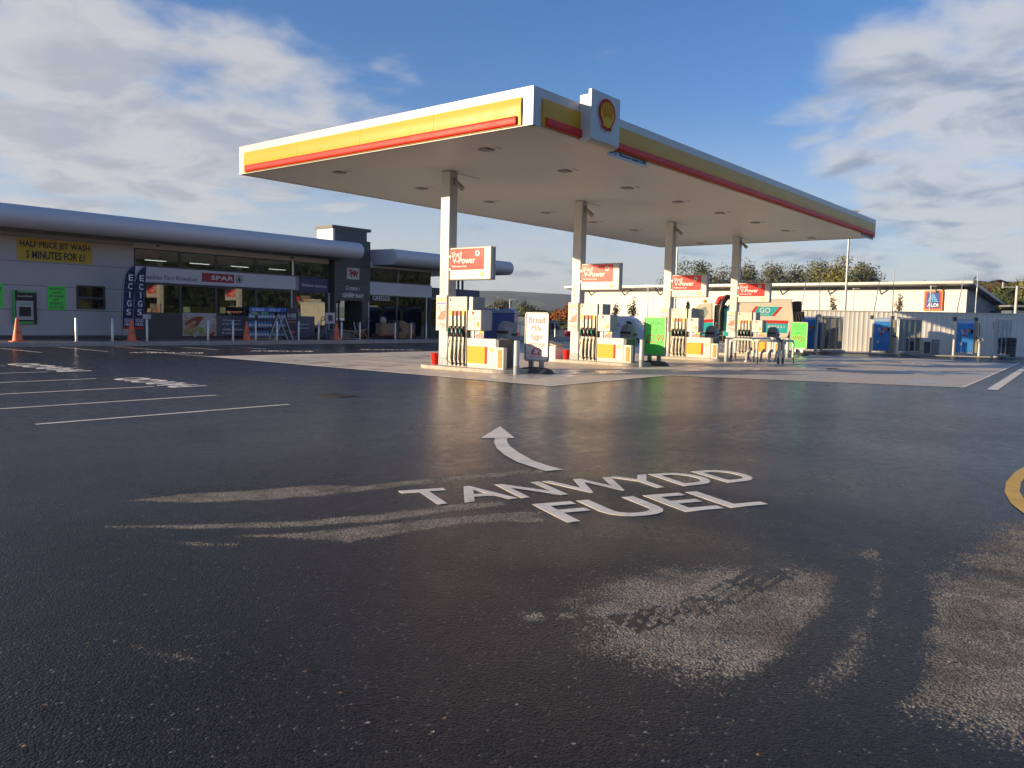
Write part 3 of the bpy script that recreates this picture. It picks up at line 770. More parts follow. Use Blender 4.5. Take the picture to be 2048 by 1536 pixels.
def make_poster():
    t = thing('column_poster', (0,0,0), '', 'poster', 'framed posters on the canopy columns')
    b = MB(); b.box(-.03, 0, -.23, .23, 0, 1.12); f = b.build('poster_frame', M['white'], t, world=False, bevel=.008)
    def q(n, m, y0, y1, z0, z1, d=.003): 
        b = MB(); b.box(-.03-d, -.0305, y0, y1, z0, z1); b.build(n, m, f, world=False)
    q('poster_header', mat('poster_orange', (.85,.45,.15), .4), -.19, .19, .93, 1.03)
    q('poster_band', mat('poster_blue', (.12,.12,.45), .4), -.19, .19, .84, .89)
    q('poster_picture', mat('poster_picture', (.60,.45,.44), .4, var=.55, vscale=7), -.19, .19, .08, .83)
    b = MB(); b.prism([(-.17,.36),(-.02,.58),(.19,.66),(.19,.40),(.02,.34)], (-.0335,0,0), (0,-1,0), (0,0,1), .002); b.build('red_car_picture', mat('poster_red', (.80,.12,.08), .4, var=.2, vscale=14), f, world=False)
    return t
ps = make_poster(); 
for k, u in enumerate(COLX):
    s_ = ps if k == 0 else copy_tree(ps)
    s_.location = (u-.004, 17.93, 1.22); s_['label'] = 'framed advertising poster with orange header on the %s column' % ('nearest', 'second', 'third', 'farthest')[k]
# small colourful leaflet board standing on each low cabinet
def make_leaflet():
    t = thing('leaflet_stand', (0,0,0), '', 'leaflet stand', 'colourful cards on the low pump cabinets')
    b = MB(); b.box(0, .02, -.18, .18, 0, .38); f = b.build('card', mat('card_pale_blue', (.45,.62,.75), .5), t, world=False)
    b = MB(); b.box(-.004, -.0005, -.17, .0, .14, .36); b.build('yellow_patch', mat('card_yellow', (.88,.62,.05), .5), f, world=False)
    b = MB(); b.prism([(-.17,.01),(.17,.01),(.17,.12),(.05,.17),(-.17,.08)], (-.001,0,0), (0,-1,0), (0,0,1), .006); b.build('red_patch', mat('card_red', (.75,.22,.18), .5, var=.3, vscale=20), f, world=False)
    return t
lf = make_leaflet()
for k, u in enumerate(COLX):
    s_ = lf if k == 0 else copy_tree(lf)
    s_.location = (u-.0, 16.33, 1.03); s_['label'] = 'small colourful card standing on top of the %s low pump cabinet' % ('nearest', 'second', 'third', 'farthest')[k]
# bin with sloped hood at the end of each island
def make_bin():
    t = thing('forecourt_bin', (0,0,0), '', 'bin', 'hooded bins at the island ends')
    b = MB(); b.lathe([(.235,0),(.25,.02),(.255,.55),(.25,.78)], n=28); b.build('bin_body', M['bingrey'], t, world=False, smooth=True)
    b = MB(); b.lathe([(.262,.785),(.27,.80),(.27,.83),(.262,.845)], n=28); b.build('bin_band', M['dgrey'], t, world=False)
    b = MB(); prof = [(-.27,.85),(.27,.85),(.27,1.18),(.20,1.32),(.08,1.42),(-.10,1.44),(-.23,1.36),(-.30,1.05)]
    sec = []
    for y, k in ((-.20,.82),(-.17,.95),(-.10,1),(.10,1),(.17,.95),(.20,.82)): sec.append([(y, -a*k, .85+(z-.85)*k) for a, z in prof])
    b.sweep(sec); h = b.build('bin_hood', M['bingrey'], t, world=False, smooth=True)
    b = MB(); b.box(-.13, .13, -.305, -.285, 1.00, 1.07); b.build('bin_opening', M['black'], h, world=False)
    b = MB(); b.box(-.225, -.202, -.22, .24, 1.06, 1.14); b.build('towel_slot', M['black'], h, world=False)
    return t
bn = make_bin()
for k, u in enumerate(COLX):
    s_ = bn if k == 0 else copy_tree(bn)
    s_.location = (u+.92, 15.98, .12)
    s_['label'] = 'grey hooded bin with paper towel slot at the end of the %s pump island' % ('nearest', 'second', 'third', 'farthest')[k]
def make_box():
    t = thing('pay_post', (0,0,0), '', 'notice post', 'white posts with ochre grille beside the bins')
    b = MB(); b.box(0, .16, -.32, 0, 0, .66); f = b.build('post_case', M['white'], t, world=False, bevel=.01)
    b = MB(); b.box(-.006, -.001, -.27, -.10, .05, .60); b.build('ochre_grille', mat('ochre_grille', (.42,.27,.06), .6, var=.45, vscale=40), f, world=False)
    return t
bx_ = make_box()
for k, u in enumerate(COLX):
    s_ = bx_ if k == 0 else copy_tree(bx_)
    s_.location = (u-.20, 15.50, .12); s_['label'] = 'short white box with ochre grille in front of the bin on the %s island' % ('nearest', 'second', 'third', 'farthest')[k]
def make_ibol():
    t = thing('island_bollard', (0,0,0), '', 'bollard', 'white bollards at the island ends')
    b = MB(); b.tube([(0,0,.26),(0,0,.98),(0,0,1.0)], [.085,.085,.07], 20); b.build('post', M['white'], t, world=False, smooth=True)
    b = MB(); b.tube([(0,0,0),(0,0,.26)], .088, 20); b.build('bollard_base', mat('plinth_grey', (.33,.37,.38), .5), t, world=False, smooth=True)
    return t
ib = make_ibol()
for k, u in enumerate(COLX):
    s_ = ib if k == 0 else copy_tree(ib)
    s_.location = (u+.02, 14.86, 0); s_['label'] = 'white bollard with grey foot guarding the end of the %s pump island' % ('nearest', 'second', 'third', 'farthest')[k]
# floodlight cameras high on the columns
def make_flood():
    t = thing('security_camera', (0,0,0), '', 'camera', 'cameras on the canopy columns')
    b = MB(); b.box(-.06, .06, -.05, 0, -.16, .06); b.build('camera_bracket', M['grey'], t, world=False, bevel=.01)
    b = MB(); b.tube([(0,-.05,-.10),(0,-.12,-.15)], .025, 8); b.tube([(0,-.08,-.06),(.02,-.34,-.30)], [.055,.085], 14); b.build('camera_housing', mat('camera_beige', (.30,.28,.22), .4), t, world=False, smooth=True)
    return t
fl = make_flood()
for k, u in enumerate(COLX):
    s_ = fl if k == 0 else copy_tree(fl)
    s_.location = (u+.18, 17.668, 5.95); s_['label'] = 'small beige camera pointing down from the top of the %s canopy column' % ('nearest', 'second', 'third', 'farthest')[k]
# red bucket and sand bin by the columns
for k, u in enumerate(COLX[:3]):
    t = thing('fire_bucket', (u+.05, 18.25, .12), 'red bucket behind the foot of the %s canopy column' % ('nearest', 'second', 'third')[k], 'bucket', 'red buckets on the islands')
    b = MB(); b.lathe([(.11,0),(.15,.36),(.155,.37)], n=20); b.build('bucket_body', M['red'], t, world=False, smooth=True)
    b = MB(); b.tube([(.15*math.cos(a), 0, .36+.05*math.sin(a)) for a in [math.pi*i/8 for i in range(9)]], .006, 6); b.build('handle', M['steel'], t, world=False)
for k in (1,):
    u = COLX[k]
    t = thing('sand_bin', (u+.1, 18.85, 0), 'white sand bin with tilted lid left of the second canopy column', 'sand bin')
    b = MB(); b.box(-.3, .3, -.25, .45, 0, .62); b.build('bin_box', M['cream'], t, world=False, bevel=.03)
    b = MB(); b.bar((0,-.30,.62), (0,.50,.80), .66, .07); b.build('lid', mat('stained_lid', (.45,.43,.33), .6, var=.2), t, world=False, bevel=.02)

# ================================================================ SWING SIGNS
def swing_sign(loc, label, face, frame_h=1.55, wd=.92, rz=0.0):
    t = thing('pavement_sign', loc, label, 'pavement sign', 'swing signs on the forecourt', rz)
    b = MB()   # moulded foot
    sec = []
    for y, k in ((-.58,.35),(-.54,.62),(-.42,.86),(-.18,1),(.18,1),(.42,.86),(.54,.62),(.58,.35)):
        sec.append([(-.33*k**.5, y, 0), (.33*k**.5, y, 0), (.26*k, y, .10*k), (.10, y, .19*k), (-.10, y, .19*k), (-.26*k, y, .10*k)])
    b.sweep(sec); b.build('foot', M['dgrey'], t, world=False, smooth=True, bevel=.01)
    b = MB(); b.box(-.03, .03, -.28, -.12, .15, .38); b.box(-.03, .03, .12, .28, .15, .38); b.bar((0,-.42,.40),(0,.42,.40), .035)
    b.tube([(0,-.40,.40),(0,-.40,.50)], .03, 8); b.tube([(0,.40,.40),(0,.40,.50)], .03, 8); b.build('swing_bracket', M['steel'], t, world=False)
    z0 = .36; h = frame_h-.0
    b = MB(); o = rrect(wd, h, .09); i_ = rrect(wd-.09, h-.09, .05)
    cz = z0+h/2
    for x0, x1 in ((-.03, .03),):
        n = len(o)
        for k in range(n):
            a, a2, c, c2 = o[k], o[(k+1)%n], i_[k], i_[(k+1)%n]
            for x in (x0, x1): b.quad((x, a[0], cz+a[1]), (x, a2[0], cz+a2[1]), (x, c2[0], cz+c2[1]), (x, c[0], cz+c[1]))
            b.quad((x0, a[0], cz+a[1]), (x0, a2[0], cz+a2[1]), (x1, a2[0], cz+a2[1]), (x1, a[0], cz+a[1]))
            b.quad((x0, c[0], cz+c[1]), (x0, c2[0], cz+c2[1]), (x1, c2[0], cz+c2[1]), (x1, c[0], cz+c[1]))
    b.build('frame', M['black'], t, world=False)
    b = MB(); n = len(o); o2 = rrect(wd-.02, h-.02, .08)
    for k in range(n): b.quad((-.034, o2[k][0], cz+o2[k][1]), (-.034, o2[(k+1)%n][0], cz+o2[(k+1)%n][1]), (-.034, i_[(k+1)%n][0], cz+i_[(k+1)%n][1]), (-.034, i_[k][0], cz+i_[k][1]))
    b.build('frame_trim', M['lgrey'], t, world=False)
    b = MB(); b.prism(rrect(wd-.085, h-.085, .05), (.015, 0, cz), (0,-1,0), (0,0,1), .03); p = b.build('board', face, t, world=False)
    return t, p, cz, h
def ct(s, m, p, y, z, w_, h_, bold=.01, shear=0.0):
    return text(s, m, p, (-.016, y, z), *NX, w_, h_, bold, shear, thick=.004, world=False)
t, p, cz, h = swing_sign((19.45, 14.87, 0), 'swing sign with red bread, milk and eggs offer on white', mat('poster_white', (.80,.78,.74), .35, var=.03), 1.50, .92)
ct('Bread', M['txtred'], p, .0, 1.62, .60, .20, .008); ct('Milk', M['txtred'], p, 0, 1.37, .42, .19, .0); ct('Eggs', M['txtred'], p, 0, 1.10, .40, .22, .008)
ct('ANY 2 FOR', M['txtred'], p, 0, .87, .66, .12, .0); ct('£2', M['txtred'], p, 0, .67, .40, .22, .02); ct('subject to availability', M['txtred'], p, 0, .50, .55, .04)
hd = mat('marker_ink', (.05,.22,.05), .5, var=0); hr = mat('marker_red_ink', (.35,.14,.05), .5, var=0)
t, p, cz, h = swing_sign((27.05, 15.05, 0), 'fluorescent green swing sign for lager at £2.99', M['green'], 1.50, .95)
ct('CARLING', hd, p, 0, 1.60, .72, .13, .02, .1); ct('4 PK', hd, p, 0, 1.36, .30, .08, .0); ct('£2.99', hr, p, 0, 1.02, .78, .34, .015, .15)
t, p, cz, h = swing_sign((44.55, 15.82, 0), 'fluorescent green swing sign for selected fruit and veg, farthest of the swing signs', M['green'], 1.50, .98)
ct('SELECTED', hd, p, 0, 1.62, .66, .11, .02, .1); ct('FRUIT', hd, p, 0, 1.46, .48, .10, .02, .1); ct('VEG', hd, p, 0, 1.24, .30, .11, .02, .1); ct('99p', hr, p, 0, .92, .70, .38, .02, .15)
# light fitting clipped on top of the bread sign
# ================================================================ HOOP RAILS AND FILL PIPES
def hoop(a, c, label):
    a = Vector((*a, 0)); c = Vector((*c, 0)); o = (a+c)/2
    t = thing('hoop_rail', o, label, 'hoop barrier', 'hoop rails around the fill pipes')
    d = (c-a).normalized(); L = (c-a).length; H_ = .98; r_ = .16
    def arc(cx, a0): return [(cx+r_*math.cos(R(a0+s*15)), H_-r_+r_*math.sin(R(a0+s*15))) for s in range(7)]
    pts2 = [(-L/2, .27)]+[(-L/2+r_-r_*math.cos(R(s*15)), H_-r_+r_*math.sin(R(s*15))) for s in range(7)]+[(L/2-r_+r_*math.sin(R(s*15)), H_-r_+r_*math.cos(R(s*15))) for s in range(7)]+[(L/2, .27)]
    b = MB(); b.tube([o+d*x+Vector((0,0,z)) for x, z in pts2], .05, 12); b.build('rail', M['white'], t, smooth=True)
    b = MB(); b.tube([a, a+Vector((0,0,.27))], .052, 12); b.build('foot_band', M['dgrey'], t, smooth=True)
    b = MB(); b.tube([c, c+Vector((0,0,.27))], .052, 12); b.build('foot_band', M['dgrey'], t, smooth=True)
hs = [((1454,721),(1470,717)), ((1462,722),(1506,725)), ((1513,727),(1556,728)), ((1565,728),(1585,727)), ((1454,719),(1540,716))]
HN = ('hoop rail at the left end of the fill pipes, turned end-on', 'white hoop rail left of the middle pair in front of the farthest pump', 'white hoop rail right of the middle pair, in front of the fill pipes', 'narrow hoop rail at the right end beside the green fruit sign', 'long hoop rail behind the fill pipes')
for (p0, p1), n_ in zip(hs, HN): hoop(PG(*p0), PG(*p1), n_)
for k, x in enumerate((1492, 1507, 1522, 1537, 1551, 1497)):
    gx, gy = PG(x, 724 if k < 5 else 719)
    t = thing('fill_pipe', (gx, gy, 0), ('steel fill pipe with bent cap, %s from the left inside the hoop rails' % ('first','second','third','fourth','fifth','last, standing behind the others')[k]) if k < 5 else 'steel fill pipe standing behind the row inside the hoop rails', 'fill pipe', 'fill pipes')
    m_ = M['cream'] if k in (0, 1) else M['grey']
    b = MB(); b.tube([(0,0,0),(0,0,.34),(.01,-.02,.42),(.06,-.07,.49)], [.045,.045,.05,.06], 12); b.build('pipe', m_, t, world=False, smooth=True)
    b = MB(); b.tube([(.055,-.065,.48),(.10,-.11,.54)], .075, 14); b.build('cap', M['galv'], t, world=False)
    b = MB(); b.lathe([(.10,0),(.10,.04),(.06,.07)], n=16); b.build('collar', m_, t, world=False)
# ================================================================ SHOP BUILDING
WY = 41.2                      # plane of the shop front
X0, XE = 11.2, 46.6            # left end, right end
shop = thing('filling_station_shop', (28, 45, FLZ), 'long low grey filling station shop with bullnose roof, glazed front and dark entrance tower', 'shop')
def SB(name, m, boxes, par=shop, bevel=0, **k):
    b = MB()
    for q in boxes: b.box(*q)
    return b.build(name, m, par, bevel=bevel, **k)
# cladding left part: panels with recessed joints
zs = [FLZ+.17, 1.58, 2.70, 3.80, 4.94, 5.22]
xs_ = [X0, 15.6, 19.82]
cl = []
wx0, wx1, wz0, wz1 = 16.98, 18.36, 1.66, 2.82
for i in range(5):
    for (a, c) in ((X0, 19.82),):
        z0, z1 = zs[i]+.012, zs[i+1]-.012
        if i in (1, 2):
            # window opening cut from the panels
            if i == 1: cl += [(a, wx0, WY, WY+.1, z0, z1), (wx1, c, WY, WY+.1, z0, z1), (wx0, wx1, WY, WY+.1, z0, wz0)]
            else: cl += [(a, wx0, WY, WY+.1, z0, z1), (wx1, c, WY, WY+.1, z0, z1), (wx0, wx1, WY, WY+.1, wz1, z1)]
        else: cl.append((a, c, WY, WY+.1, z0, z1))
SB('cladding', M['wall'], cl)
SB('cladding_backing', M['anth'], [(X0+.01, wx0, WY+.02, WY+.25, FLZ, 5.2), (wx1, 19.80, WY+.02, WY+.25, FLZ, 5.2), (wx0, wx1, WY+.02, WY+.25, FLZ, wz0), (wx0, wx1, WY+.02, WY+.25, wz1, 5.2)])
SB('base_rail', M['anth'], [(X0, 19.82, WY-.02, WY+.05, FLZ, FLZ+.15)])
SB('side_wall', M['wall'], [(X0-.1, X0, WY+.01, 54, FLZ, 5.2)])
SB('back_wall', mat('inner_wall', (.22,.21,.19), .8), [(X0, 41.0, 53.8, 54, FLZ, 5.2)])
SB('shop_floor', mat('shop_floor_tiles', (.30,.29,.27), .35), [(X0, XE, WY+.12, 53.8, FLZ, FLZ+.02)])
SB('ceiling', mat('shop_ceiling', (.18,.18,.18), .8), [(X0, 41.2, WY+.3, 53.8, 4.95, 5.0)])
# lower solid head over the glazing and the soffit
SB('eaves_band', M['cream'], [(19.84, 32.15, WY-.005, WY+.2, 4.86, 5.22)])
SB('eaves_band', M['cream'], [(35.2, 44.2, WY-.005, WY+.2, 4.86, 5.22)])
FR = M['anth']
# ---- window kiosk
w_ = SB('kiosk_window', FR, [(wx0, wx1, WY-.02, WY+.06, wz0, wz0+.07), (wx0, wx1, WY-.02, WY+.06, wz1-.07, wz1), (wx0, wx0+.09, WY-.02, WY+.06, wz0+.071, wz1-.071), (wx1-.09, wx1, WY-.02, WY+.06, wz0+.071, wz1-.071), (wx0+.091, wx1-.091, WY-.02, WY+.06, 2.16, 2.28)])
SB('pane', M['glass'], [(wx0+.09, wx1-.09, WY+.015, WY+.02, wz0+.07, wz1-.07)], w_)
# ---- glazing: posts at these stations, upper and lower rows
GL = [19.84, 22.31, 24.41, 26.93, 29.55, 32.10]
def glazed(x0, x1, zb, zt, name='window', m='glass', fw=.06, sill=True):
    f = SB(name, FR, [(x0, x0+fw, WY-.01, WY+.09, zb, zt), (x1-fw, x1, WY-.01, WY+.09, zb, zt), (x0+fw+.001, x1-fw-.001, WY-.01, WY+.09, zb, zb+.07), (x0+fw+.001, x1-fw-.001, WY-.01, WY+.09, zt-.07, zt)])
    SB('pane', M[m], [(x0+fw, x1-fw, WY+.035, WY+.041, zb+.07, zt-.07)], f)
    return f
for i in range(5):
    x0, x1 = GL[i]+.003, GL[i+1]-.003
    glazed(x0, x1, 3.95, 4.855)
    if i == 0:
        SB('grey_spandrel', M['anth'], [(x0, x1, WY-.02, WY+.1, FLZ, 1.50)])
        glazed(x0, x1, 1.503, 3.10)
    elif i in (1, 2, 3):
        glazed(x0, x1, FLZ+.02, 3.10)
    else: glazed(x0, x1, FLZ+.02, 3.05)
# graphic panels on the lower glass: food picture, drinks panel, stationery panel
def onwall(x, y, d=0.0): return PV(x, y, WY-d)
gx0, gx1 = GL[1]+.08, GL[2]-.02
food = mat('food_print_bread', (.50,.40,.30), .45, var=.35, vscale=3)
fp = SB('food_picture_panel', food, [(gx0, gx1, WY-.03, WY-.012, .34, 1.48)])
SB('panel_head', M['lgrey'], [(gx0, gx1, WY-.034, WY-.012, 1.481, 1.60)])
fcols = [mat('print_tomato', (.30,.05,.02), .5, var=.4, vscale=9), mat('print_lettuce', (.28,.36,.06), .5, var=.5, vscale=14), mat('print_chicken', (.55,.30,.14), .5, var=.4, vscale=8), mat('print_cream', (.62,.55,.45), .5, var=.2, vscale=5)]
def blob(mats, shapes, par, y, nm):
    for k, (mi, cx, cz, rx, rz, rot) in enumerate(shapes):
        b = MB(); pts = []
        for i in range(18):
            a = 2*math.pi*i/18; r_ = 1+.10*math.sin(3*a+k)+.06*math.sin(5*a+2*k)
            px_, pz_ = rx*r_*math.cos(a), rz*r_*math.sin(a); ca, sa = math.cos(rot), math.sin(rot)
            pts.append((cx+px_*ca-pz_*sa, cz+px_*sa+pz_*ca))
        b.prism(pts, (0, y-.002*k-.001, 0), (1,0,0), (0,0,1), .0015); b.build(nm, mats[mi], par)
blob(fcols, [(3, 23.45, .95, .85, .42, .25), (0, 23.05, 1.08, .55, .26, .5), (2, 22.85, .90, .40, .15, .7), (1, 23.35, .62, .30, .20, .2), (1, 22.75, .55, .30, .14, -.1), (2, 23.0, .68, .26, .13, .3), (3, 23.2, .47, .22, .11, .9), (0, 24.1, .43, .22, .10, .5)], fp, WY-.031, 'printed_filling')
dp = SB('drinks_panel', mat('panel_plum_grey', (.13,.125,.16), .4, var=.03), [(GL[2]+.03, GL[3]-.03, WY-.03, WY-.012, .34, 1.50)])
for i, s_ in enumerate(('Diodydd oer', 'a Byrbrydau')): text(s_, wht, dp, (25.35 if i else 25.38, WY-.031, 1.22-i*.20), *NY, 1.15, .12, .02)
for i, s_ in enumerate(('Chilled drinks', '& snacks')): text(s_, wht, dp, (25.42 if i == 0 else 25.12, WY-.031, .72-i*.20), *NY, 1.25 if i == 0 else .8, .13, .02)
sp_ = SB('stationery_panel', MATS['panel_plum_grey'], [(GL[3]+.03, 31.05, WY-.03, WY-.012, .34, 1.55)])
text('gwybodaeth', wht, sp_, (30.1, WY-.031, 1.05), *NY, 1.1, .11, .015); text('ac anrhegion', wht, sp_, (30.1, WY-.031, .82), *NY, 1.1, .11, .015)
# fascia boards with the shop names
ff = SB('shop_fascia', M['fascia'], [(19.86, 29.60, WY-.09, WY+.03, 3.14, 3.93)])
text('Gwasanaethau Parc Rhiwabon', mat('grey_ink', (.10,.10,.11), .5, var=0), ff, (21.35, WY-.091, 3.42), *NY, 3.75, .25, .003)
rp_ = SB('red_name_panel', mat('dark_red_panel', (.36,.015,.03), .4, var=.02), [(23.50, 25.45, WY-.11, WY-.091, 3.32, 3.80)], ff)
text('SPAR', wht, rp_, (24.72, WY-.111, 3.56), *NY, 1.35, .24, .02, space=1.1)
b = MB(); A = disc_poly(.225, 28, 25.78, 3.56); B_ = disc_poly(.185, 28, 25.78, 3.56)
for i in range(28): b.quad((A[i][0], WY-.10, A[i][1]), (A[(i+1)%28][0], WY-.10, A[(i+1)%28][1]), (B_[(i+1)%28][0], WY-.10, B_[(i+1)%28][1]), (B_[i][0], WY-.10, B_[i][1]))
b.prism([(25.78,3.74),(25.90,3.52),(25.85,3.53),(25.93,3.45),(25.80,3.46),(25.80,3.40),(25.76,3.40),(25.76,3.46),(25.63,3.45),(25.71,3.53),(25.66,3.52)], (0, WY-.092, 0), (1,0,0), (0,0,1), .008)
b.build('tree_emblem', mat('dark_green_ink', (.01,.06,.03), .5, var=0), ff)
SB('downpipe', M['steel'], [(29.32, 29.42, WY-.13, WY-.092, 4.0, 4.85)])
nf = SB('navy_fascia', M['navyp'], [(29.85, 32.12, WY-.10, WY+.03, 3.06, 3.90)])
text('WHSmith Stationery', wht, nf, (30.98, WY-.101, 3.42), *NY, 1.95, .22, .0)
SB('fascia_gap', M['grey'], [(29.605, 29.845, WY-.08, WY+.03, 3.10, 3.93)])
SB('white_post', M['white'], [(29.30, 29.40, WY-.06, WY-.02, FLZ, 3.12)]); SB('white_post', M['white'], [(32.06, 32.16, WY-.12, WY-.03, FLZ, 3.05)])
SB('white_post', M['white'], [(26.6, 26.7, WY+.15, WY+.25, FLZ, 4.9)])
# interior: aisles of shelves, counter, strip lights
shv = mat('shelf_goods', (.16,.12,.10), .7, var=.8, vscale=7); 
for k in range(6):
    x = 21.0+k*1.9; cols = [(.28,.05,.04), (.30,.26,.06), (.06,.10,.22), (.24,.22,.20), (.10,.22,.10), (.30,.16,.06)]
    SB('shelf_unit', mat('goods_%s' % ('red','yellow','blue','grey','green','orange')[k], cols[k], .7, var=.7, vscale=8), [(x, x+1.6, WY+2.2+(k%2)*.4, WY+2.8+(k%2)*.4, FLZ+.021, 1.85+.1*(k%3))], None, label='low shelf unit of mostly %s goods behind the shop glass' % ('red','yellow','blue','grey','green','orange')[k], cat='shelf unit', group='shelf units inside the shop')
SB('counter', mat('counter_dark', (.06,.06,.07), .5), [(20.2, 22.1, WY+.7, WY+1.3, FLZ+.021, 1.3)], None, label='dark till counter behind the first shop window', cat='counter')
bxs = []
for k in range(40):
    x = random.uniform(22.5, 31.5); h_ = random.uniform(.08, .22)
    bxs.append((x, x+random.uniform(.1,.3), WY+.35, WY+.5, 1.52, 1.52+h_))
SB('window_goods', mat('window_goods', (.34,.26,.20), .6, var=.6, vscale=6), bxs)
for q in ((22.45, 22.82, WY-.035, WY-.015, 1.62, 1.92), (24.62, 24.95, WY-.035, WY-.015, 1.62, 1.95), (26.6, 27.0, WY-.035, WY-.015, 1.56, 1.74)): SB('price_card', mat('pale_yellow_card', (.75,.68,.18), .5), [q])
SB('strip_light', mat('lit_tube', (.9,.9,.85), .5, var=0, emit=(1,.95,.85), es=1.6), [(21.5+k*2.6, 22.7+k*2.6, WY+2.2, WY+2.26, 4.4, 4.44) for k in range(4)]+[(36.5+k*2.2, 37.5+k*2.2, WY+3.2, WY+3.26, 4.4, 4.44) for k in range(2)])
# ---- tower and entrance
TY = 40.75
tw = SB('entrance_tower', M['anth'], [(32.25, 35.15, TY, TY+1.9, 2.62, 3.70), (32.25, 35.15, TY, TY+1.9, 3.715, 4.75), (32.25, 35.15, TY, TY+1.9, 4.765, 5.75), (32.25, 35.15, TY, TY+1.9, 5.765, 6.48), (32.25, 34.85, TY, TY+1.6, 6.481, 6.85), (32.25, 34.85, TY, TY+1.6, 6.865, 7.08)])
SB('tower_side', M['cream'], [(32.10, 32.248, TY+.01, TY+1.6, 6.2, 7.07)])
SB('tower_cap', M['anth'], [(32.0, 35.15, TY-.06, TY+1.7, 7.081, 7.27)])
for q in ((32.25, 32.42), (34.50, 35.0)): SB('tower_pier', M['anth'], [(q[0], q[1], TY+.01, TY+1.8, FLZ, 2.61)])
SB('white_trim', M['white'], [(35.02, 35.10, TY+.01, TY+.10, FLZ, 2.61)])
SB('door_frame', FR, [(33.42, 33.50, WY+.6, WY+.7, FLZ, 2.6), (34.30, 34.44, WY+.5, WY+.7, FLZ, 2.6)])
SB('entrance_shelf', mat('dim_shelving', (.12,.11,.09), .7, var=.5), [(32.5, 33.3, WY+2.2, WY+2.6, FLZ, 2.5)])
SB('red_counter', mat('maroon_board', (.10,.015,.012), .6), [(32.6, 34.0, WY+1.6, WY+1.9, 1.0, 1.3)])
fl_ = SB('flag_board', M['white'], [(33.22, 34.22, TY-.02, TY-.001, 3.98, 4.70)])
# red dragon passant: simple silhouette of body, wing, tail and legs
dr = [(-.30,.08),(-.34,.17),(-.28,.23),(-.20,.20),(-.16,.26),(-.12,.18),(-.10,.10),(-.04,.08),(-.02,.24),(.06,.14),(.10,.25),(.15,.13),(.22,.22),(.20,.08),(.27,.05),(.30,.14),(.27,.20),(.34,.22),(.36,.10),(.33,-.02),(.25,-.03),(.28,-.14),(.35,-.19),(.26,-.21),(.20,-.20),(.21,-.12),(.14,-.06),(.08,-.13),(.10,-.21),(.0,-.21),(.03,-.16),(-.02,-.05),(-.12,-.05),(-.10,-.15),(-.06,-.21),(-.17,-.21),(-.18,-.13),(-.22,-.06),(-.30,-.12),(-.36,-.08),(-.29,-.03),(-.20,.03),(-.22,.11),(-.27,.12)]
b = MB(); b.prism([(x*1.15, z*1.15) for x, z in dr], (33.72, TY-.021, 4.34), (1,0,0), (0,0,1), .006); b.build('red_dragon', mat('dragon_red', (.36,.01,.015), .5, var=0), fl_)
text('Croeso i', M['txtwht'], tw, (33.72, TY-.001, 3.42), *NY, 1.15, .28, .0, .25, thick=.012); text('GRŴP KAY', M['txtwht'], tw, (33.75, TY-.001, 2.98), *NY, 1.75, .36, .02, thick=.012)
# ---- right shop
for a, c in ((35.16, 37.95), (37.956, 41.18)):
    glazed(a, c, 3.93, 4.855); glazed(a, c, FLZ+.02, 3.08)
rf_ = SB('blank_fascia', M['fascia'], [(35.155, 41.22, WY-.10, WY+.03, 3.10, 3.92)])
SB('dark_fascia', M['anth'], [(41.225, 46.45, WY-.04, WY+.06, 3.02, 3.80)])
SB('white_post', M['white'], [(40.72, 40.84, WY-.03, WY-.012, FLZ, 3.09)])
# end bay: open glazed corner seen right through
for a, c in ((41.19, 43.2), (43.206, 44.4)):
    glazed(a, c, FLZ+.02, 3.0)
SB('corner_post', FR, [(44.55, 44.67, WY, WY+.12, 3.8, 5.2), (44.95, 45.07, WY+.8, WY+.92, 3.0, 5.2), (46.35, 46.47, WY, WY+.12, FLZ, 3.0)])
SB('rear_fascia', M['anth'], [(41.3, 46.4, 53.7, 53.9, 3.0, 3.4)])
text('GREGGS', wht, shop, (36.55, WY+.02, 2.86), *NY, 1.55, .30, .01)
text('GREGGS', mat('blue_letters', (.08,.14,.42), .4, var=0), shop, (45.0, WY-.041, 3.42), *NY, 1.9, .42, .015)
SB('back_counter', mat('bakery_counter', (.16,.10,.06), .6, var=.5), [(35.6, 40.8, 45.5, 46.1, FLZ, 1.3)])
SB('frosted_band', mat('frosted_film', (.26,.28,.27), .5, var=.1, vscale=2), [(35.3, 40.6, WY+.9, WY+.92, FLZ, 2.15)])
SB('menu_board', mat('menu_board_orange', (.40,.16,.03), .6, var=.5, vscale=4), [(35.5, 36.3, 45.2, 45.25, 2.5, 3.0), (37.3, 38.4, 45.2, 45.25, 1.9, 2.3)])
# ---- roofs with bullnose front
def bull(x0, x1, round_end=None, y0=38.85, zb=5.16, zt=6.16):
    """closed ring in the YZ plane; the nose rounds off in plan near x1"""
    zc, r_ = (zb+zt)/2, (zt-zb)/2
    def ring(x, dy=0.0, sc=1.0):
        p = []
        for k in range(15):
            a = R(90+180*k/14); p.append((x, y0+r_+dy+r_*sc*math.cos(a), zc+r_*sc*math.sin(a)))
        yb = WY+.02
        p += [(x, yb, zc-r_*sc+.02), (x, yb+13.2, zc-r_*sc+.02), (x, yb+13.2, zc+r_*sc+.35*sc), (x, yb, zc+r_*sc+.03*sc)]
        return p
    prof = [ring(x0), ring(x0+(x1-x0)*.5)] 
    if round_end: prof += [ring(x1-.55), ring(x1-.36, .05), ring(x1-.2, .14, .95), ring(x1-.08, .28, .84), ring(x1-.02, .42, .68), ring(x1, .5, .5)]
    else: prof += [ring(x1)]
    return prof
b = MB(); b.sweep(bull(X0-1.2, 33.35, True)); b.build('roof', M['silver'], shop, smooth=True)
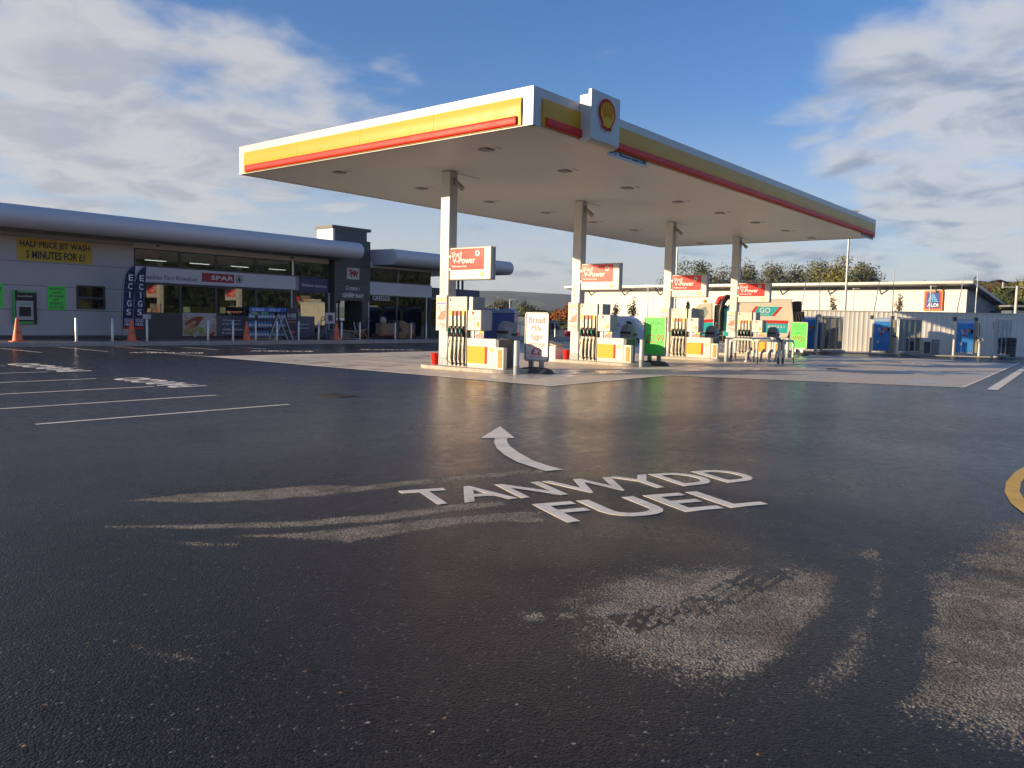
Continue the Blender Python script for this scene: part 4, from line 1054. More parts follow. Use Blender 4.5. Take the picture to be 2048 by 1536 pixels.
b = MB(); b.sweep(bull(35.75, 48.0, True, 38.75, 5.02, 6.02)); b.build('roof', M['silver'], shop, smooth=True)
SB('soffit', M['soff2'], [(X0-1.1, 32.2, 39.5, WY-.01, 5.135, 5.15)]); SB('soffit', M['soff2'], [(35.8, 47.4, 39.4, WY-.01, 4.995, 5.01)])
b = MB(); b.prism([(38.72+.5+.51*math.cos(R(90+180*k/14)), 5.52+.51*math.sin(R(90+180*k/14))) for k in range(15)], (35.62, 0, 0), (0,1,0), (0,0,1), .13); b.build('roof_end_cap', M['white'], shop)
dl = [(12.6+k*2.45, 40.35) for k in range(8)]
for x, y in dl: SB('downlight', M['lgrey'], [(x-.12, x+.12, y-.12, y+.12, 5.12, 5.134)])
SB('soffit_joint', M['black'], [(x-.01, x+.01, 39.6, WY-.02, 5.129, 5.1345) for x in np.arange(12, 32, 1.2)])

# ---- things fixed to or standing by the shop
def plate(name, x0, x1, z0, z1, y, m, par, d=.012):
    b = MB(); b.box(x0, x1, y-d, y, z0, z1); return b.build(name, m, par)
t = thing('jet_wash_banner', (16.1, WY-.02, 4.4), 'yellow half price jet wash banner high on the grey shop wall', 'banner')
p = plate('banner_sheet', 14.43, 17.76, 3.86, 4.88, WY-.012, mat('banner_yellow', (.62,.44,.03), .6, var=.06, vscale=1.5), t)
text('HALF PRICE JET WASH', M['txtblk'], p, (16.1, WY-.025, 4.58), *NY, 3.1, .37, .03); text('5 MINUTES FOR £1', M['txtblk'], p, (16.1, WY-.025, 4.14), *NY, 2.6, .37, .03)
t = thing('cash_machine', (14.7, WY, 1.6), 'black cash machine with green surround set in the shop wall', 'cash machine')
b = MB(); b.prism([(14.22,.92),(15.18,.92),(15.18,2.40),(14.30,2.46),(14.22,2.44)], (0, WY-.012, 0), (1,0,0), (0,0,1), .10); f = b.build('surround', M['black'], t, bevel=.01)
plate('green_edge', 14.18, 14.25, .92, 2.44, WY-.02, M['greenp'], t, .13); plate('green_top', 14.38, 15.12, 2.36, 2.44, WY-.1125, M['greenp'], f, .01); plate('green_base', 14.28, 15.02, .93, 1.02, WY-.1125, M['greenp'], f, .01)
p = plate('steel_face', 14.30, 15.02, 1.10, 1.98, WY-.1125, M['lgrey'], f, .012); plate('screen', 14.42, 14.92, 1.26, 1.70, WY-.125, mat('dark_screen', (.02,.03,.04), .12), p, .004)
plate('green_label', 14.45, 14.95, 1.78, 1.90, WY-.125, mat('pale_green_label', (.30,.50,.32), .4), p, .004); text('free cash withdrawals', wht, f, (14.68, WY-.1125, 2.20), *NY, .62, .08, .01)
def green_poster(x0, x1, z0, z1, lines, label):
    t = thing('green_poster', ((x0+x1)/2, WY, z0), label, 'poster')
    p = plate('sheet', x0, x1, z0, z1, WY-.012, M['green'], t)
    n = len(lines); hh = (z1-z0)/(n+.4)
    for k, (s_, wd) in enumerate(lines): text(s_, hd, p, ((x0+x1)/2, WY-.025, z1-hh*(k+.7)), *NY, (x1-x0)*wd, hh*.62, .02, .15)
green_poster(15.66, 16.48, 1.60, 2.72, [('Alcohol is', .8), ('worth', .5), ('24 AWR', .8), ('OFF', .3), ('LICENCE', .72), ('24 HOURS', .8)], 'handwritten fluorescent green alcohol poster between cash machine and small window')
green_poster(13.05, 13.82, 1.62, 2.74, [('CASH', .8), ('BACK', .7), ('HERE', .7)], 'fluorescent green poster left of the cash machine, cut by the frame edge')
for k, (x, y) in enumerate(((20.8, 40.6), (29.0, 40.6))):
    t = thing('dome_camera', (x, y, 5.12), 'small dark dome camera under the eaves ' + ('above the white name board start' if k == 0 else 'above the navy name board'), 'camera', 'dome cameras under the eaves')
    b = MB(); b.lathe([(.10,0),(.12,.0),(.12,-.06),(.09,-.08)], n=16); b.build('mount', M['lgrey'], t, world=False); b = MB(); b.lathe([(.09,-.081),(.075,-.13),(.03,-.16)], n=16); b.build('dome', M['black'], t, world=False, smooth=True)
# feather flags
def feather(px, label):
    x, z = PV(px, 640, 39.6)
    t = thing('feather_flag', (x, 39.6, FLZ), label, 'feather flag', 'navy feather flags')
    ht = 3.62; wd = .82
    out = [(0, .55), (.04, 2.2), (.16, 2.9), (.36, 3.35), (.62, 3.58), (.84, 3.66), (.82, 3.2), (.80, 2.6), (.70, 1.6), (.62, .50)]
    b = MB(); SX = .76
    def wv(x, z): return -.05+.03*math.sin(z*2.2+x*3)
    L_ = [(0,.55),(.0,1.2),(.02,1.8),(.04,2.2),(.10,2.65),(.16,2.9),(.26,3.18),(.38,3.38),(.60,3.57),(.82,3.66)]
    Rr = [(.62,.50),(.64,1.0),(.68,1.5),(.72,2.0),(.76,2.4),(.79,2.7),(.81,2.95),(.82,3.2),(.83,3.4),(.845,3.665)]
    for q in range(len(L_)-1):
        for s in range(4):
            a = s/4; c = (s+1)/4
            def P(Lp, Rp, k): xx = Lp[0]+(Rp[0]-Lp[0])*k; z_ = Lp[1]+(Rp[1]-Lp[1])*k; return (xx*SX, wv(xx, z_), z_)
            b.cur = 0
            b.quad(P(L_[q], Rr[q], a), P(L_[q], Rr[q], c), P(L_[q+1], Rr[q+1], c), P(L_[q+1], Rr[q+1], a))
    f = b.build('flag_cloth', M['navy'], t, world=False, smooth=True); f.rotation_euler = (0,0,0); sm = f.modifiers.new('thickness', 'SOLIDIFY'); sm.thickness = .006
    b = MB(); b.tube([(-.03,0,.05),(-.03,0,1.4),(-.02,0,2.2),(.07,0,2.9),(.25,0,3.42),(.45,0,3.62),(.64,0,3.70)], .014, 8); b.build('pole', M['dgrey'], t, world=False)
    b = MB(); b.box(-.35,.30,-.25,.25,0,.06); b.build('base_plate', M['dark'], t, world=False, bevel=.01)
    for k, ch in enumerate('ECIGS'): text(ch, wht, f, (.40-.035*k, -.095, 3.05-.42*k), *NY, .22 if ch != 'I' else .06, .30, .015, name='flag_letter', world=False)
    text('SOLD', wht, f, (.25, -.095, .98), *NY, .38, .16, .01, world=False); text('HERE', wht, f, (.25, -.095, .78), *NY, .38, .16, .01, world=False)
    b = MB(); b.box(.01,.45,-.085,-.078,.54,.64); b.build('red_hem', M['red'], f, world=False)
    return t
feather(245, 'navy feather flag reading ecigs, left one of the pair'); feather(267, 'navy feather flag reading ecigs, right one of the pair, nearer the grey spandrel')
# traffic cones
def make_cone():
    t = thing('traffic_cone', (0,0,0), '', 'traffic cone', 'tall orange cones before the shop')
    b = MB(); b.lathe([(.235,.03),(.20,.05),(.05,1.0),(.045,1.02)], n=6+14); c = b.build('cone_body', M['orange'], t, world=False, smooth=True)
    b = MB(); b.box(-.27,.27,-.27,.27,0,.035); b.build('cone_base', M['orange'], t, world=False, bevel=.01)
    b = MB()
    for s in (-1, 1): b.box(s*.06-.03, s*.06+.03, -.168, -.150, .36, .39); b.box(s*.05-.012, s*.05+.012, -.163, -.140, .42, .47)
    b.build('dark_print', mat('dark_red_print', (.16,.03,.02), .5), c, world=False)
    return t
cn = make_cone()
for k, (px, py, l_) in enumerate(((34, 688, 'below the cash machine, leftmost of the four'), (263, 684, 'in front of the feather flags'), (493, 681, 'at the left end of the blue bottle display'), (673, 681, 'before the dark shop entrance, rightmost of the four'))):
    s_ = cn if k == 0 else copy_tree(cn)
    x, _ = PV(px, 640, 38.15); s_.location = (x, 38.15, FLZ); s_['label'] = 'tall orange traffic cone '+l_
# bollards along the kerb
def make_bol():
    t = thing('kerb_bollard', (0,0,0), '', 'bollard', 'steel bollards along the shop kerb')
    b = MB(); b.tube([(0,0,0),(0,0,1.05),(0,0,1.07)], [.057,.057,.045], 14); b.build('post', M['steel'], t, world=False, smooth=True)
    b = MB(); b.tube([(0,0,0),(0,0,.03)], .085, 14); b.build('ground_ring', M['galv'], t, world=False); return t
bo = make_bol()
BL = [(15.64,'left of the window, sunlit, first along the kerb'), (17.23,'left of the feather flags'), (18.86,'right of the feather flags, carrying a cream box'), (22.03,'in front of the food picture'), (23.45,'in front of the drinks panel'), (24.80,'at the left end of the blue bottle display'), (26.14,'before the middle of the blue bottle display'), (27.56,'right of the e-cigs board'), (28.94,'in front of the stationery window'), (30.6,'hidden mostly by the cone before the entrance'), (32.0,'before the entrance rubbish heap'), (34.88,'left of the cable drums'), (36.27,'right of the cable drums'), (37.63,'before the right end of the bakery window'), (39.1,'before the glazed corner, left one'), (40.9,'before the glazed corner, right one'), (43.2,'right of the nearest pump against the blue toilets'), (45.3,'against the middle blue toilet'), (47.6,'between the blue toilets, farthest along the kerb')]
for k, (x, l_) in enumerate(BL):
    s_ = bo if k == 0 else copy_tree(bo)
    s_.location = (x, 38.0, FLZ); s_['label'] = 'steel kerb bollard '+l_
t = thing('meter_box', (18.86, 38.0, FLZ+1.05), 'small cream box mounted on top of a kerb bollard', 'box')
b = MB(); b.box(-.16,.16,-.09,.09,.02,.22); b.build('box_body', M['cream'], t, world=False, bevel=.01); b = MB(); b.box(-.14,.14,-.094,-.0905,.05,.19); b.build('box_door', M['lgrey'], t, world=False)
# display of blue bottles
x0, _ = PV(494, 650, 40.0); x1, _ = PV(592, 650, 40.0)
t = thing('bottle_display', ((x0+x1)/2, 40.0, FLZ), 'long blue rack stacked with pale blue screenwash bottles', 'display rack')
hz_ = FLZ
b = MB()
for z in (.10, .62, 1.12): b.box(x0, x1, 39.75, 40.3, hz_+z, hz_+z+.04)
for x in (x0+.02, (2*x0+x1)/3, (x0+2*x1)/3, x1-.04): b.box(x, x+.03, 40.27, 40.3, hz_, hz_+1.75)
b.build('rack_frame', M['dgrey'], t)
p = plate('header_board', x0, x1, hz_+1.55, hz_+1.80, 39.78, mat('header_blue', (.03,.18,.58), .4), t, .02)
for k, s_ in enumerate(('ADBLUE', 'ADBLUE', 'SCREENWASH')): text(s_, wht, p, (x0+(x1-x0)*(k+.5)/3, 39.759, hz_+1.67), *NY, (x1-x0)/3*.72, .14, .015)
b = MB(); b.box(x0+.1, x1-.5, 39.7, 40.2, hz_, hz_+.09); b.build('pallet_base', M['wood'], t)
bot = MB(); bot.lathe([(.085,0),(.09,.02),(.09,.24),(.05,.31),(.03,.33),(.03,.36)], n=8, sx=1, sy=.8)
bmesh_ = None; nb = 0
bm_ = [mat('bottle_blue', (.16,.34,.52), .25, var=.1), mat('bottle_blue_dark', (.07,.18,.36), .25, var=.1)]
first = None
for r_, z in enumerate((.14, .66, 1.16)):
    n = 17
    for k in range(n):
        if random.random() < .06: continue
        x = x0+.12+k*(x1-x0-.24)/(n-1)
        if first is None:
            first = bot.build('bottle', bm_[0], None, world=False, smooth=True); o = first
            b = MB(); b.box(-.07,.07,-.082,-.074,.07,.18); lab0 = b.build('bottle_label', M['txtwht'], o, world=False)
        else:
            o = first.copy(); COL.objects.link(o); q = lab0.copy(); COL.objects.link(q); q.parent = o
        o.location = (x, 39.90, FLZ+z); tag(o, 'pale blue bottle with white label on the %s shelf of the blue rack' % ('bottom', 'middle', 'top')[r_], 'bottle', 'blue bottles on the rack')
# e-cigs swing board
x, z = PV(583, 680, 39.2)
t = thing('ecigs_board', (x, 39.2, FLZ), 'black rounded e-cigs board standing right of the bottle display', 'pavement sign')
b = MB(); b.prism(rrect(.78, 1.62, .12), (0, 0, 1.0), (1,0,0), (0,0,1), .04); p = b.build('board', mat('board_navy_black', (.02,.022,.05), .4), t, world=False)
b = MB(); b.box(-.42,.42,-.25,.25,0,.16); b.build('foot', M['dgrey'], t, world=False, bevel=.05)
text('E-CIGS', wht, p, (0, -.042, 1.38), *NY, .58, .22, .02, world=False); text('& E-LIQUID', M['lgrey'], p, (0, -.042, 1.17), *NY, .58, .10, .01, world=False)
b = MB(); b.box(-.3,.3,-.046,-.0405,.95,1.04); b.box(-.2,.22,-.046,-.0405,.34,.5); b.build('red_print', mat('print_pink_red', (.42,.10,.10), .5), p, world=False)
# white trestle (A shaped stand)
x, z = PV(563, 680, 38.7)
t = thing('trestle', (x, 38.7, FLZ), 'thin white A-shaped trestle before the blue bottle display', 'trestle')
b = MB()
for y in (-.25, .3): b.bar((-.62, y, 0), (0, y, 1.42), .05); b.bar((.62, y, 0), (0, y, 1.42), .05)
b.bar((-.4,-.25,.5), (-.4,.3,.5), .03); b.bar((.4,-.25,.5), (.4,.3,.5), .03); b.build('trestle_frame', M['white'], t, world=False)
# ---- clutter before the entrance
def heap(px, Y): return PV(px, 680, Y)[0]
x = heap(652, 39.3)
t = thing('rubbish_sacks', (x, 39.3, FLZ), 'heap of grey rubbish sacks left of the shop entrance', 'rubbish sacks')
for (dx, dy, r_, h_) in ((-.5,0,.35,.45), (.15,-.1,.4,.55), (-.1,.2,.38,.8), (.5,.15,.3,.4)):
    b = MB(); pr_ = [(r_*.85,0),(r_,.15*h_),(r_*.95,.5*h_),(r_*.6,.85*h_),(r_*.15,h_)]; b.lathe(pr_, (dx,dy,0), 12)
    b.v = [(vx+.04*math.sin(vz*17+vx*9), vy+.04*math.sin(vx*13), vz) for vx, vy, vz in b.v]; b.build('sack', mat('sack_grey', (.10,.10,.11), .35, var=.4, vscale=5), t, world=False, smooth=True)
x = heap(660, 39.0)
t = thing('notice_board_small', (x, 39.0, FLZ), 'white board with dark square leaning on the sacks by the entrance', 'board')
b = MB(); b.box(-.35,.35,-.02,.02,.95,1.6); p = b.build('sheet', M['white'], t, world=False); b = MB(); b.box(-.16,.16,-.026,-.021,1.1,1.45); b.build('dark_square', M['anth'], p, world=False)
b = MB(); b.box(-.3,-.26,-.02,.02,0,.95); b.box(.26,.3,-.02,.02,0,.95); b.build('leg', M['grey'], t, world=False)
x = heap(700, 39.0)
t = thing('scrap_lengths', (x, 39.0, FLZ), 'pile of steel and plastic lengths before the entrance', 'scrap pile')
for k in range(13):
    a = random.uniform(-.35, .35); L_ = random.uniform(1.2, 2.6); z = .06+.05*k*.8
    c = Vector((random.uniform(-.3,.3), random.uniform(-.2,.4), z)); d = Vector((math.cos(a), math.sin(a), random.uniform(-.12,.12)))*L_/2
    b = MB(); b.bar(c-d, c+d, .06, .04); b.build('length', [M['galv'], M['dgrey'], M['lgrey'], M['wood']][k % 4], t, world=False)
t = thing('yellow_pole', (x, 38.7, FLZ), 'pale yellow pole lying slanted over the scrap pile', 'pole')
b = MB(); b.bar((-1.4, 0, .35), (1.3, .2, .62), .04); b.build('pole_rod', mat('pale_yellow_wood', (.50,.42,.16), .6), t, world=False)
x = heap(723, 38.9)
t = thing('hand_trolley', (x, 38.9, FLZ), 'orange pallet truck with black handle beside the entrance pier', 'pallet truck')
b = MB(); b.bar((-.5,0,.35), (.25,0,.08), .12, .08); b.bar((-.1,-.25,.5), (.28,-.2,.08), .08); b.bar((.0,.1,.1), (.3,.1,.62), .10); b.build('truck_frame', mat('truck_orange', (.50,.10,.02), .5), t, world=False)
b = MB(); b.tube([(.45,0,.1),(.5,0,1.25),(.65,0,1.35),(.8,0,1.3),(.75,0,1.15),(.5,0,1.05)], .03, 8); b.build('handle', M['black'], t, world=False)
b = MB(); b.tube([(.4,-.06,.09),(.4,.06,.09)], .09, 14); b.tube([(.1,-.26,.08),(.1,-.14,.08)], .08, 14); b.build('wheel', M['black'], t, world=False)
x = heap(712, 38.6)
t = thing('sheet_stack', (x, 38.6, FLZ), 'leaning white sheets on the scrap pile', 'sheets')
b = MB(); b.bar((.0,0,.45), (-.1,.1,1.05), .40, .03); b.bar((.35,0,.45), (.18,.1,1.0), .2, .03); b.build('sheet', M['lgrey'], t, world=False)
x = heap(768, 39.2)
t = thing('box_trolley', (x, 39.2, FLZ), 'red trolley loaded with a brown cardboard box', 'trolley')
b = MB(); b.box(-.75,.75,-.35,.35,.18,.30); b.build('trolley_bed', mat('dull_red_paint', (.22,.05,.04), .5), t, world=False, bevel=.02)
b = MB(); b.box(x-.45,x+.65,38.9,39.5,FLZ+.305,FLZ+1.0); b.build('cardboard_box', M['cardboard'], None, bevel=.01, label='large brown cardboard box sitting on the red trolley', cat='box')
b = MB()
for sx in (-.6,.6): b.tube([(sx,-.36,.09),(sx,-.28,.09)], .09, 14); b.tube([(sx,.28,.09),(sx,.36,.09)], .09, 14)
b.build('wheel', M['black'], t, world=False)
t = thing('plastic_bag', (x-.1, 39.2, FLZ+1.0), 'clear plastic wrapping on top of the brown box', 'bag')
b = MB(); b.lathe([(.16,0),(.22,.12),(.2,.3),(.08,.42)], n=10); b.build('bag_film', mat('plastic_film', (.35,.36,.38), .2, var=.3), t, world=False, smooth=True)
x = heap(786, 39.6)
t = thing('litter_bin', (x, 39.6, FLZ), 'dark grey litter bin between the cardboard box and the cable drums', 'bin')
b = MB(); b.box(-.28,.28,-.28,.28,0,1.05); b.build('bin_body', M['dgrey'], t, world=False, bevel=.03); b = MB(); b.box(-.30,.30,-.30,.30,1.051,1.2); b.build('bin_lid', M['anth'], t, world=False, bevel=.03)
b = MB(); b.box(-.2,.2,-.29,-.281,.82,.97); b.build('bin_mouth', M['black'], t, world=False)
def drum(px, Y, r_, wd, rot, label):
    x = heap(px, Y); t = thing('cable_drum', (x, Y, FLZ), label, 'cable drum', 'wooden cable drums', rot)
    for s in (-1, 1):
        b = MB(); b.tube([(s*wd/2-.02,0,r_),(s*wd/2+.02,0,r_)], r_, 30); b.build('flange', M['wood'], t, world=False)
        b = MB(); b.tube([(s*wd/2+s*.021,0,r_),(s*wd/2+s*.025,0,r_)], r_*.28, 20); b.build('hub_plate', M['dgrey'], t, world=False)
    b = MB(); b.tube([(-wd/2,0,r_),(wd/2,0,r_)], r_*.62, 24); b.build('wound_cable', M['black'], t, world=False)
drum(800, 39.5, .60, .45, R(35), 'large wooden cable drum, left of the two'); drum(813, 40.0, .52, .4, R(40), 'smaller wooden cable drum, right of the two')
x = heap(826, 39.7)
t = thing('extinguisher_trolley', (x, 39.7, FLZ), 'dark red wheeled fire extinguisher beside the cable drums', 'fire extinguisher')
b = MB(); b.tube([(0,0,.12),(0,0,.95),(0,0,1.08)], [.13,.13,.05], 14); b.build('cylinder', mat('dull_red_paint', (.22,.05,.04), .5), t, world=False, smooth=True)
b = MB(); b.tube([(0,0,1.08),(-.15,0,1.2),(-.22,0,1.0),(-.2,0,.5)], .015, 8); b.build('hose', M['black'], t, world=False); b = MB(); b.tube([(-.16,0,.1),(-.12,0,.1)], .1, 14); b.tube([(.12,0,.1),(.16,0,.1)], .1, 14); b.build('wheel', M['black'], t, world=False)

# ================================================================ BEYOND THE FORECOURT
# local frame at a place facing the camera: right = along the picture, back = away
def face_rz(extra=0.0): return math.atan2(rt.y, rt.x)+R(extra)   # local +X runs to the camera's right
# portable toilets
def make_toilet():
    t = thing('portable_toilet', (0,0,0), '', 'portable toilet', 'blue portable toilets')
    bl = mat('toilet_blue', (.015,.065,.27), .42, var=.08, vscale=1.5)
    b = MB(); b.box(-.55,.55,-.55,.55,.1,2.05); c = b.build('cabin', bl, t, world=False, bevel=.03)
    b = MB(); b.box(-.45,.45,-.575,-.552,.2,1.95); d = b.build('door', bl, t, world=False, bevel=.012)
    b = MB(); b.box(-.38,.38,-.585,-.5755,1.05,1.85); b.box(-.38,.38,-.585,-.5755,.3,.95); b.build('door_panel', mat('toilet_blue_deep', (.012,.05,.22), .4), d, world=False, bevel=.008)
    b = MB(); b.box(.553,.56,-.2,.1,1.5,1.7); b.build('vent_label', M['lgrey'], c, world=False)
    b = MB(); sec = []
    for y in (-.60,.60): sec.append([(.60*math.cos(R(a)), y, 2.05+.33*math.sin(R(a))) for a in range(0, 181, 15)])
    b.sweep(sec); b.build('arched_roof', mat('toilet_roof_grey_blue', (.20,.27,.38), .4, var=.05), t, world=False, bevel=.02)
    b = MB(); b.box(-.57,.57,-.57,.57,0,.099); b.build('skid_base', M['dgrey'], t, world=False)
    return t
tl = make_toilet()
for k, (px, dep, l_) in enumerate(((986, 55.5, 'in the middle'), (1016, 54, 'at the right, seen whole'), (958, 57, 'at the left, behind the nearest pump'))):
    s_ = tl if k == 0 else copy_tree(tl)
    s_.location = DP(px, dep, 0.0); s_.rotation_euler = (0, 0, face_rz(-14)); s_['label'] = 'blue portable toilet with arched grey roof, '+l_
# ---- perimeter fence
fa = DP(1560, 55.2); fb = DP(2330, 50.5)
t = thing('perimeter_fence', (fa+fb)/2, 'long beige grey fence of vertical ribbed steel sheets behind the jet wash bays', 'fence')
fd = (fb-fa).normalized(); fn = Vector((fd.y, -fd.x, 0)); L_ = (fb-fa).length; fz = 2.72
b = MB(); n = int(L_/.10); prev = None
for k in range(n+1):
    ph = k % 3; o = 0.0 if ph in (0, 1) else .02
    p = fa+fd*(k*.10)+fn*o
    if prev is not None: b.quad(prev, p, p+Vector((0,0,fz)), prev+Vector((0,0,fz)))
    prev = p
fm = mat('fence_sheet', (.74,.72,.65), .5, var=.05, vscale=.3)
o = b.build('ribbed_sheet', fm, t); sm = o.modifiers.new('thickness', 'SOLIDIFY'); sm.thickness = .01
b = MB(); b.bar(fa+fn*.03+Vector((0,0,fz+.02)), fb+fn*.03+Vector((0,0,fz+.02)), .12, .05); b.build('top_rail', fm, t)
for k in range(int(L_/2.5)+1):
    p = fa+fd*k*2.5-fn*.12; b = MB(); b.bar(p, p+Vector((0,0,fz-.05)), .08); b.build('fence_post', M['galv'], t)
# verge kerb in front of the fence
b = MB(); q0, q1 = fa+fn*4.3, fb+fn*4.3; b.bar(q0+Vector((0,0,-.02)), q1+Vector((0,0,-.02)), .2, .16); b.build('fence_kerb', M['kerb'], None, kind='structure')
b = MB(); b.quad(fa+Vector((0,0,.03)), fb+Vector((0,0,.03)), fb+fn*4.2+Vector((0,0,.03)), fa+fn*4.2+Vector((0,0,.03))); b.build('wash_bay_slab', M['conc2'], None, kind='structure')
# ---- jet wash bays
frz = math.atan2(fd.y, fd.x)
def wash_panel(px, dep, label):
    t = thing('jet_wash_unit', DP(px, dep, .03), label, 'jet wash unit', 'jet wash units by the fence', frz)
    b = MB(); b.box(-.52,.52,-.06,.3,.15,2.25); c = b.build('cabinet', M['lgrey'], t, world=False, bevel=.02)
    b = MB(); b.box(-.46,.46,-.075,-.0615,.2,2.2); p = b.build('blue_panel', mat('wash_blue', (.05,.27,.70), .35, var=.25, vscale=1.2), c, world=False)
    b = MB(); b.box(-.45,.45,-.08,-.076,2.0,2.19); b.build('panel_header', mat('wash_pale_blue', (.40,.60,.85), .4, var=.2, vscale=12), p, world=False)
    text('JET WASH', wht, p, (0, -.081, 2.09), (1,0,0), (0,0,1), .7, .09, .01, world=False)
    cl_ = ((-.2,1.55,.07,M['white']), (.0,1.58,.06,M['red']), (.17,1.56,.09,M['yellow']), (-.12,1.4,.07,M['white']), (.08,1.38,.06,M['white']), (-.05,1.26,.07,M['red']), (-.22,.75,.09,M['white']))
    for k, (cx, cz, r_, m_) in enumerate(cl_):
        b = MB(); b.prism(disc_poly(r_, 12, cx, cz), (0,-.076,0), (1,0,0), (0,0,1), .006); b.build('programme_badge', m_, p, world=False)
    b = MB(); b.box(.30,.42,-.11,-.076,1.38,1.62); b.build('coin_slot', M['black'], p, world=False)
    for s in (-1, 1):
        b = MB(); b.tube([(s*.72,-.45,0),(s*.72,-.45,1.0)], .07, 12); b.build('guard_post', M['white'], t, world=False, smooth=True)
    # swivel booms holding the hoses
    for s, dx in ((-1, .35), (1, -.12)):
        b = MB(); b.tube([(s*.6,.1,2.25),(s*.6+dx*.2,.05,2.5),(s*.6+dx,-.1,5.2)], [.035,.03,.018], 8); b.build('hose_boom', M['galv'], t, world=False)
        b = MB(); b.box(s*.6-.09,s*.6+.09,-.02,.2,2.14,2.38); b.build('boom_mount', M['dgrey'], t, world=False)
    b = MB(); b.box(.56,.74,.0,.16,.2,2.1); b.build('hose_reel_case', mat('reel_beige', (.40,.38,.26), .5), t, world=False)
    b = MB(); b.tube([(.78,-.05,2.0),(.82,-.08,1.3),(.75,-.1,1.1),(.95,-.12,.9),(.8,-.1,.5)], .02, 8); b.tube([(.6,-.12,1.15),(.95,-.15,1.0)], .035, 8); b.build('lance', M['black'], t, world=False)
    return t
wash_panel(1618, 51, 'blue jet wash unit directly right of the green fruit sign, leftmost of three')
wash_panel(1764, 50.6, 'blue jet wash unit in the middle of the fence, between the glass screens')
wash_panel(1930, 49.8, 'blue jet wash unit near the right end, left of the last glass screen')
def screen(pa, pb, da, db, npan, label):
    a = DP(pa, da, .03); c = DP(pb, db, .03); d = (c-a).normalized(); L_ = (c-a).length; rz = math.atan2(d.y, d.x)
    t = thing('glass_screen', a, label, 'glass screen', 'glass splash screens', rz)
    b = MB(); b.box(-.07,.07,-.07,.07,0,2.3); b.build('end_post', M['white'], t, world=False, bevel=.01)
    b = MB()
    for k in range(1, npan+1): x = L_*k/npan; b.box(x-.03,x+.03,-.03,.03,.15 if k < npan else 0,2.2)
    b.box(0,L_,-.03,.03,2.2,2.26); b.box(0,L_,-.03,.03,.12,.18); b.build('screen_frame', M['lgrey'], t, world=False)
    for k in range(npan): b = MB(); b.box(L_*k/npan+.04, L_*(k+1)/npan-.04, -.008,.008,.2,2.18); b.build('glass_sheet', M['sglass'], t, world=False)
    b = MB(); b.box(L_*.3,L_*1.02,-.22,.22,0,.14); b.build('concrete_foot', M['kerb'], t, world=False, bevel=.03)
    b = MB(); b.box(-.075,-.071,-.02,.02,1.7,2.1); b.build('dark_slot', M['dgrey'], t, world=False)
screen(1633, 1685, 49.0, 51.5, 4, 'frosted glass screen right of the first jet wash unit')
screen(1797, 1842, 48.6, 51.2, 4, 'frosted glass screen right of the middle jet wash unit')
screen(1987, 2021, 46.6, 50.2, 4, 'frosted glass screen right of the last jet wash unit')
t = thing('vacuum_cabinet', DP(1786, 52.0, .03), 'tall grey steel cabinet behind the middle glass screen', 'cabinet', rz=frz)
b = MB(); b.box(-.42,.32,-.3,.3,0,2.15); b.build('cabinet_body', M['grey'], t, world=False, bevel=.02); b = MB(); b.box(-.36,.26,-.315,-.301,.1,2.05); b.build('cabinet_door', M['galv'], t, world=False)
for k, (px, l_, m_) in enumerate(((1854, 'dark fronted bin with cream surround by the fence, left of the grey one', 'cream'), (1870, 'plain grey bin by the fence, right of the cream one', 'bingrey'))):
    t = thing('fence_bin', DP(px, 51.0, .03), l_, 'bin', rz=frz)
    b = MB(); b.box(-.26,.26,-.2,.3,0,1.05 if k == 0 else .95); b.build('bin_body', M[m_], t, world=False, bevel=.03)
    b = MB(); b.box(-.18,.2,-.215,-.201,.05,.8) if k == 0 else b.box(-.1,.14,-.215,-.201,.75,.8); b.build('bin_door', M['dgrey'] if k == 0 else M['lgrey'], t, world=False)
t = thing('fence_bin', DP(2024, 49.5, .03), 'round dark litter bin at the right end of the fence', 'bin', rz=frz)
b = MB(); b.lathe([(.24,0),(.27,.02),(.27,.8),(.26,.81),(.29,.82),(.29,1.12),(.25,1.18)], n=24); b.build('bin_body', M['dgrey'], t, world=False, smooth=True); b = MB(); b.box(-.14,.14,-.30,-.27,.9,1.05); b.build('bin_mouth', M['black'], t, world=False)
b = MB(); b.lathe([(.275,.70),(.275,.76)], n=24); b.build('bin_band', M['black'], t, world=False)

# ---- supermarket beyond
a = DP(1150, 128); c = DP(1929, 91.5)
ez = ZD(1934, 563, 91.5)
t = thing('supermarket', (a+c)/2, 'long cream supermarket building with flat overhanging roof behind the fence', 'supermarket')
d = (c-a).normalized(); nrm = Vector((d.y, -d.x, 0)); L_ = (c-a).length; back = -nrm
def slab(name, s0, s1, n0, n1, z0, z1, m, par=t, bevel=0.0):
    """box along the front: s along it, n toward the viewer"""
    b = MB(); P = [a+d*s+nrm*n for s, n in ((s0,n0),(s1,n0),(s1,n1),(s0,n1))]
    i = [b.vert((p.x,p.y,z0)) for p in P]+[b.vert((p.x,p.y,z1)) for p in P]
    for q in ((3,2,1,0),(4,5,6,7),(0,1,5,4),(1,2,6,5),(2,3,7,6),(3,0,4,7)): b.face([i[k] for k in q])
    return b.build(name, m, par, bevel=bevel)
slab('front_wall', 0, L_, -.3, 0, -2, ez-.9, mat('supermarket_cladding', (.76,.73,.67), .55, var=.03, vscale=.1))
for k in range(1, 10): slab('wall_joint', L_*k/10-.04, L_*k/10+.04, .001, .02, 0, ez-.95, M['lgrey'])
for k in range(1, 5): slab('board_joint', 0, L_, .001, .012, 1.8+k*1.1, 1.83+k*1.1, mat('joint_cream', (.50,.46,.40), .6))
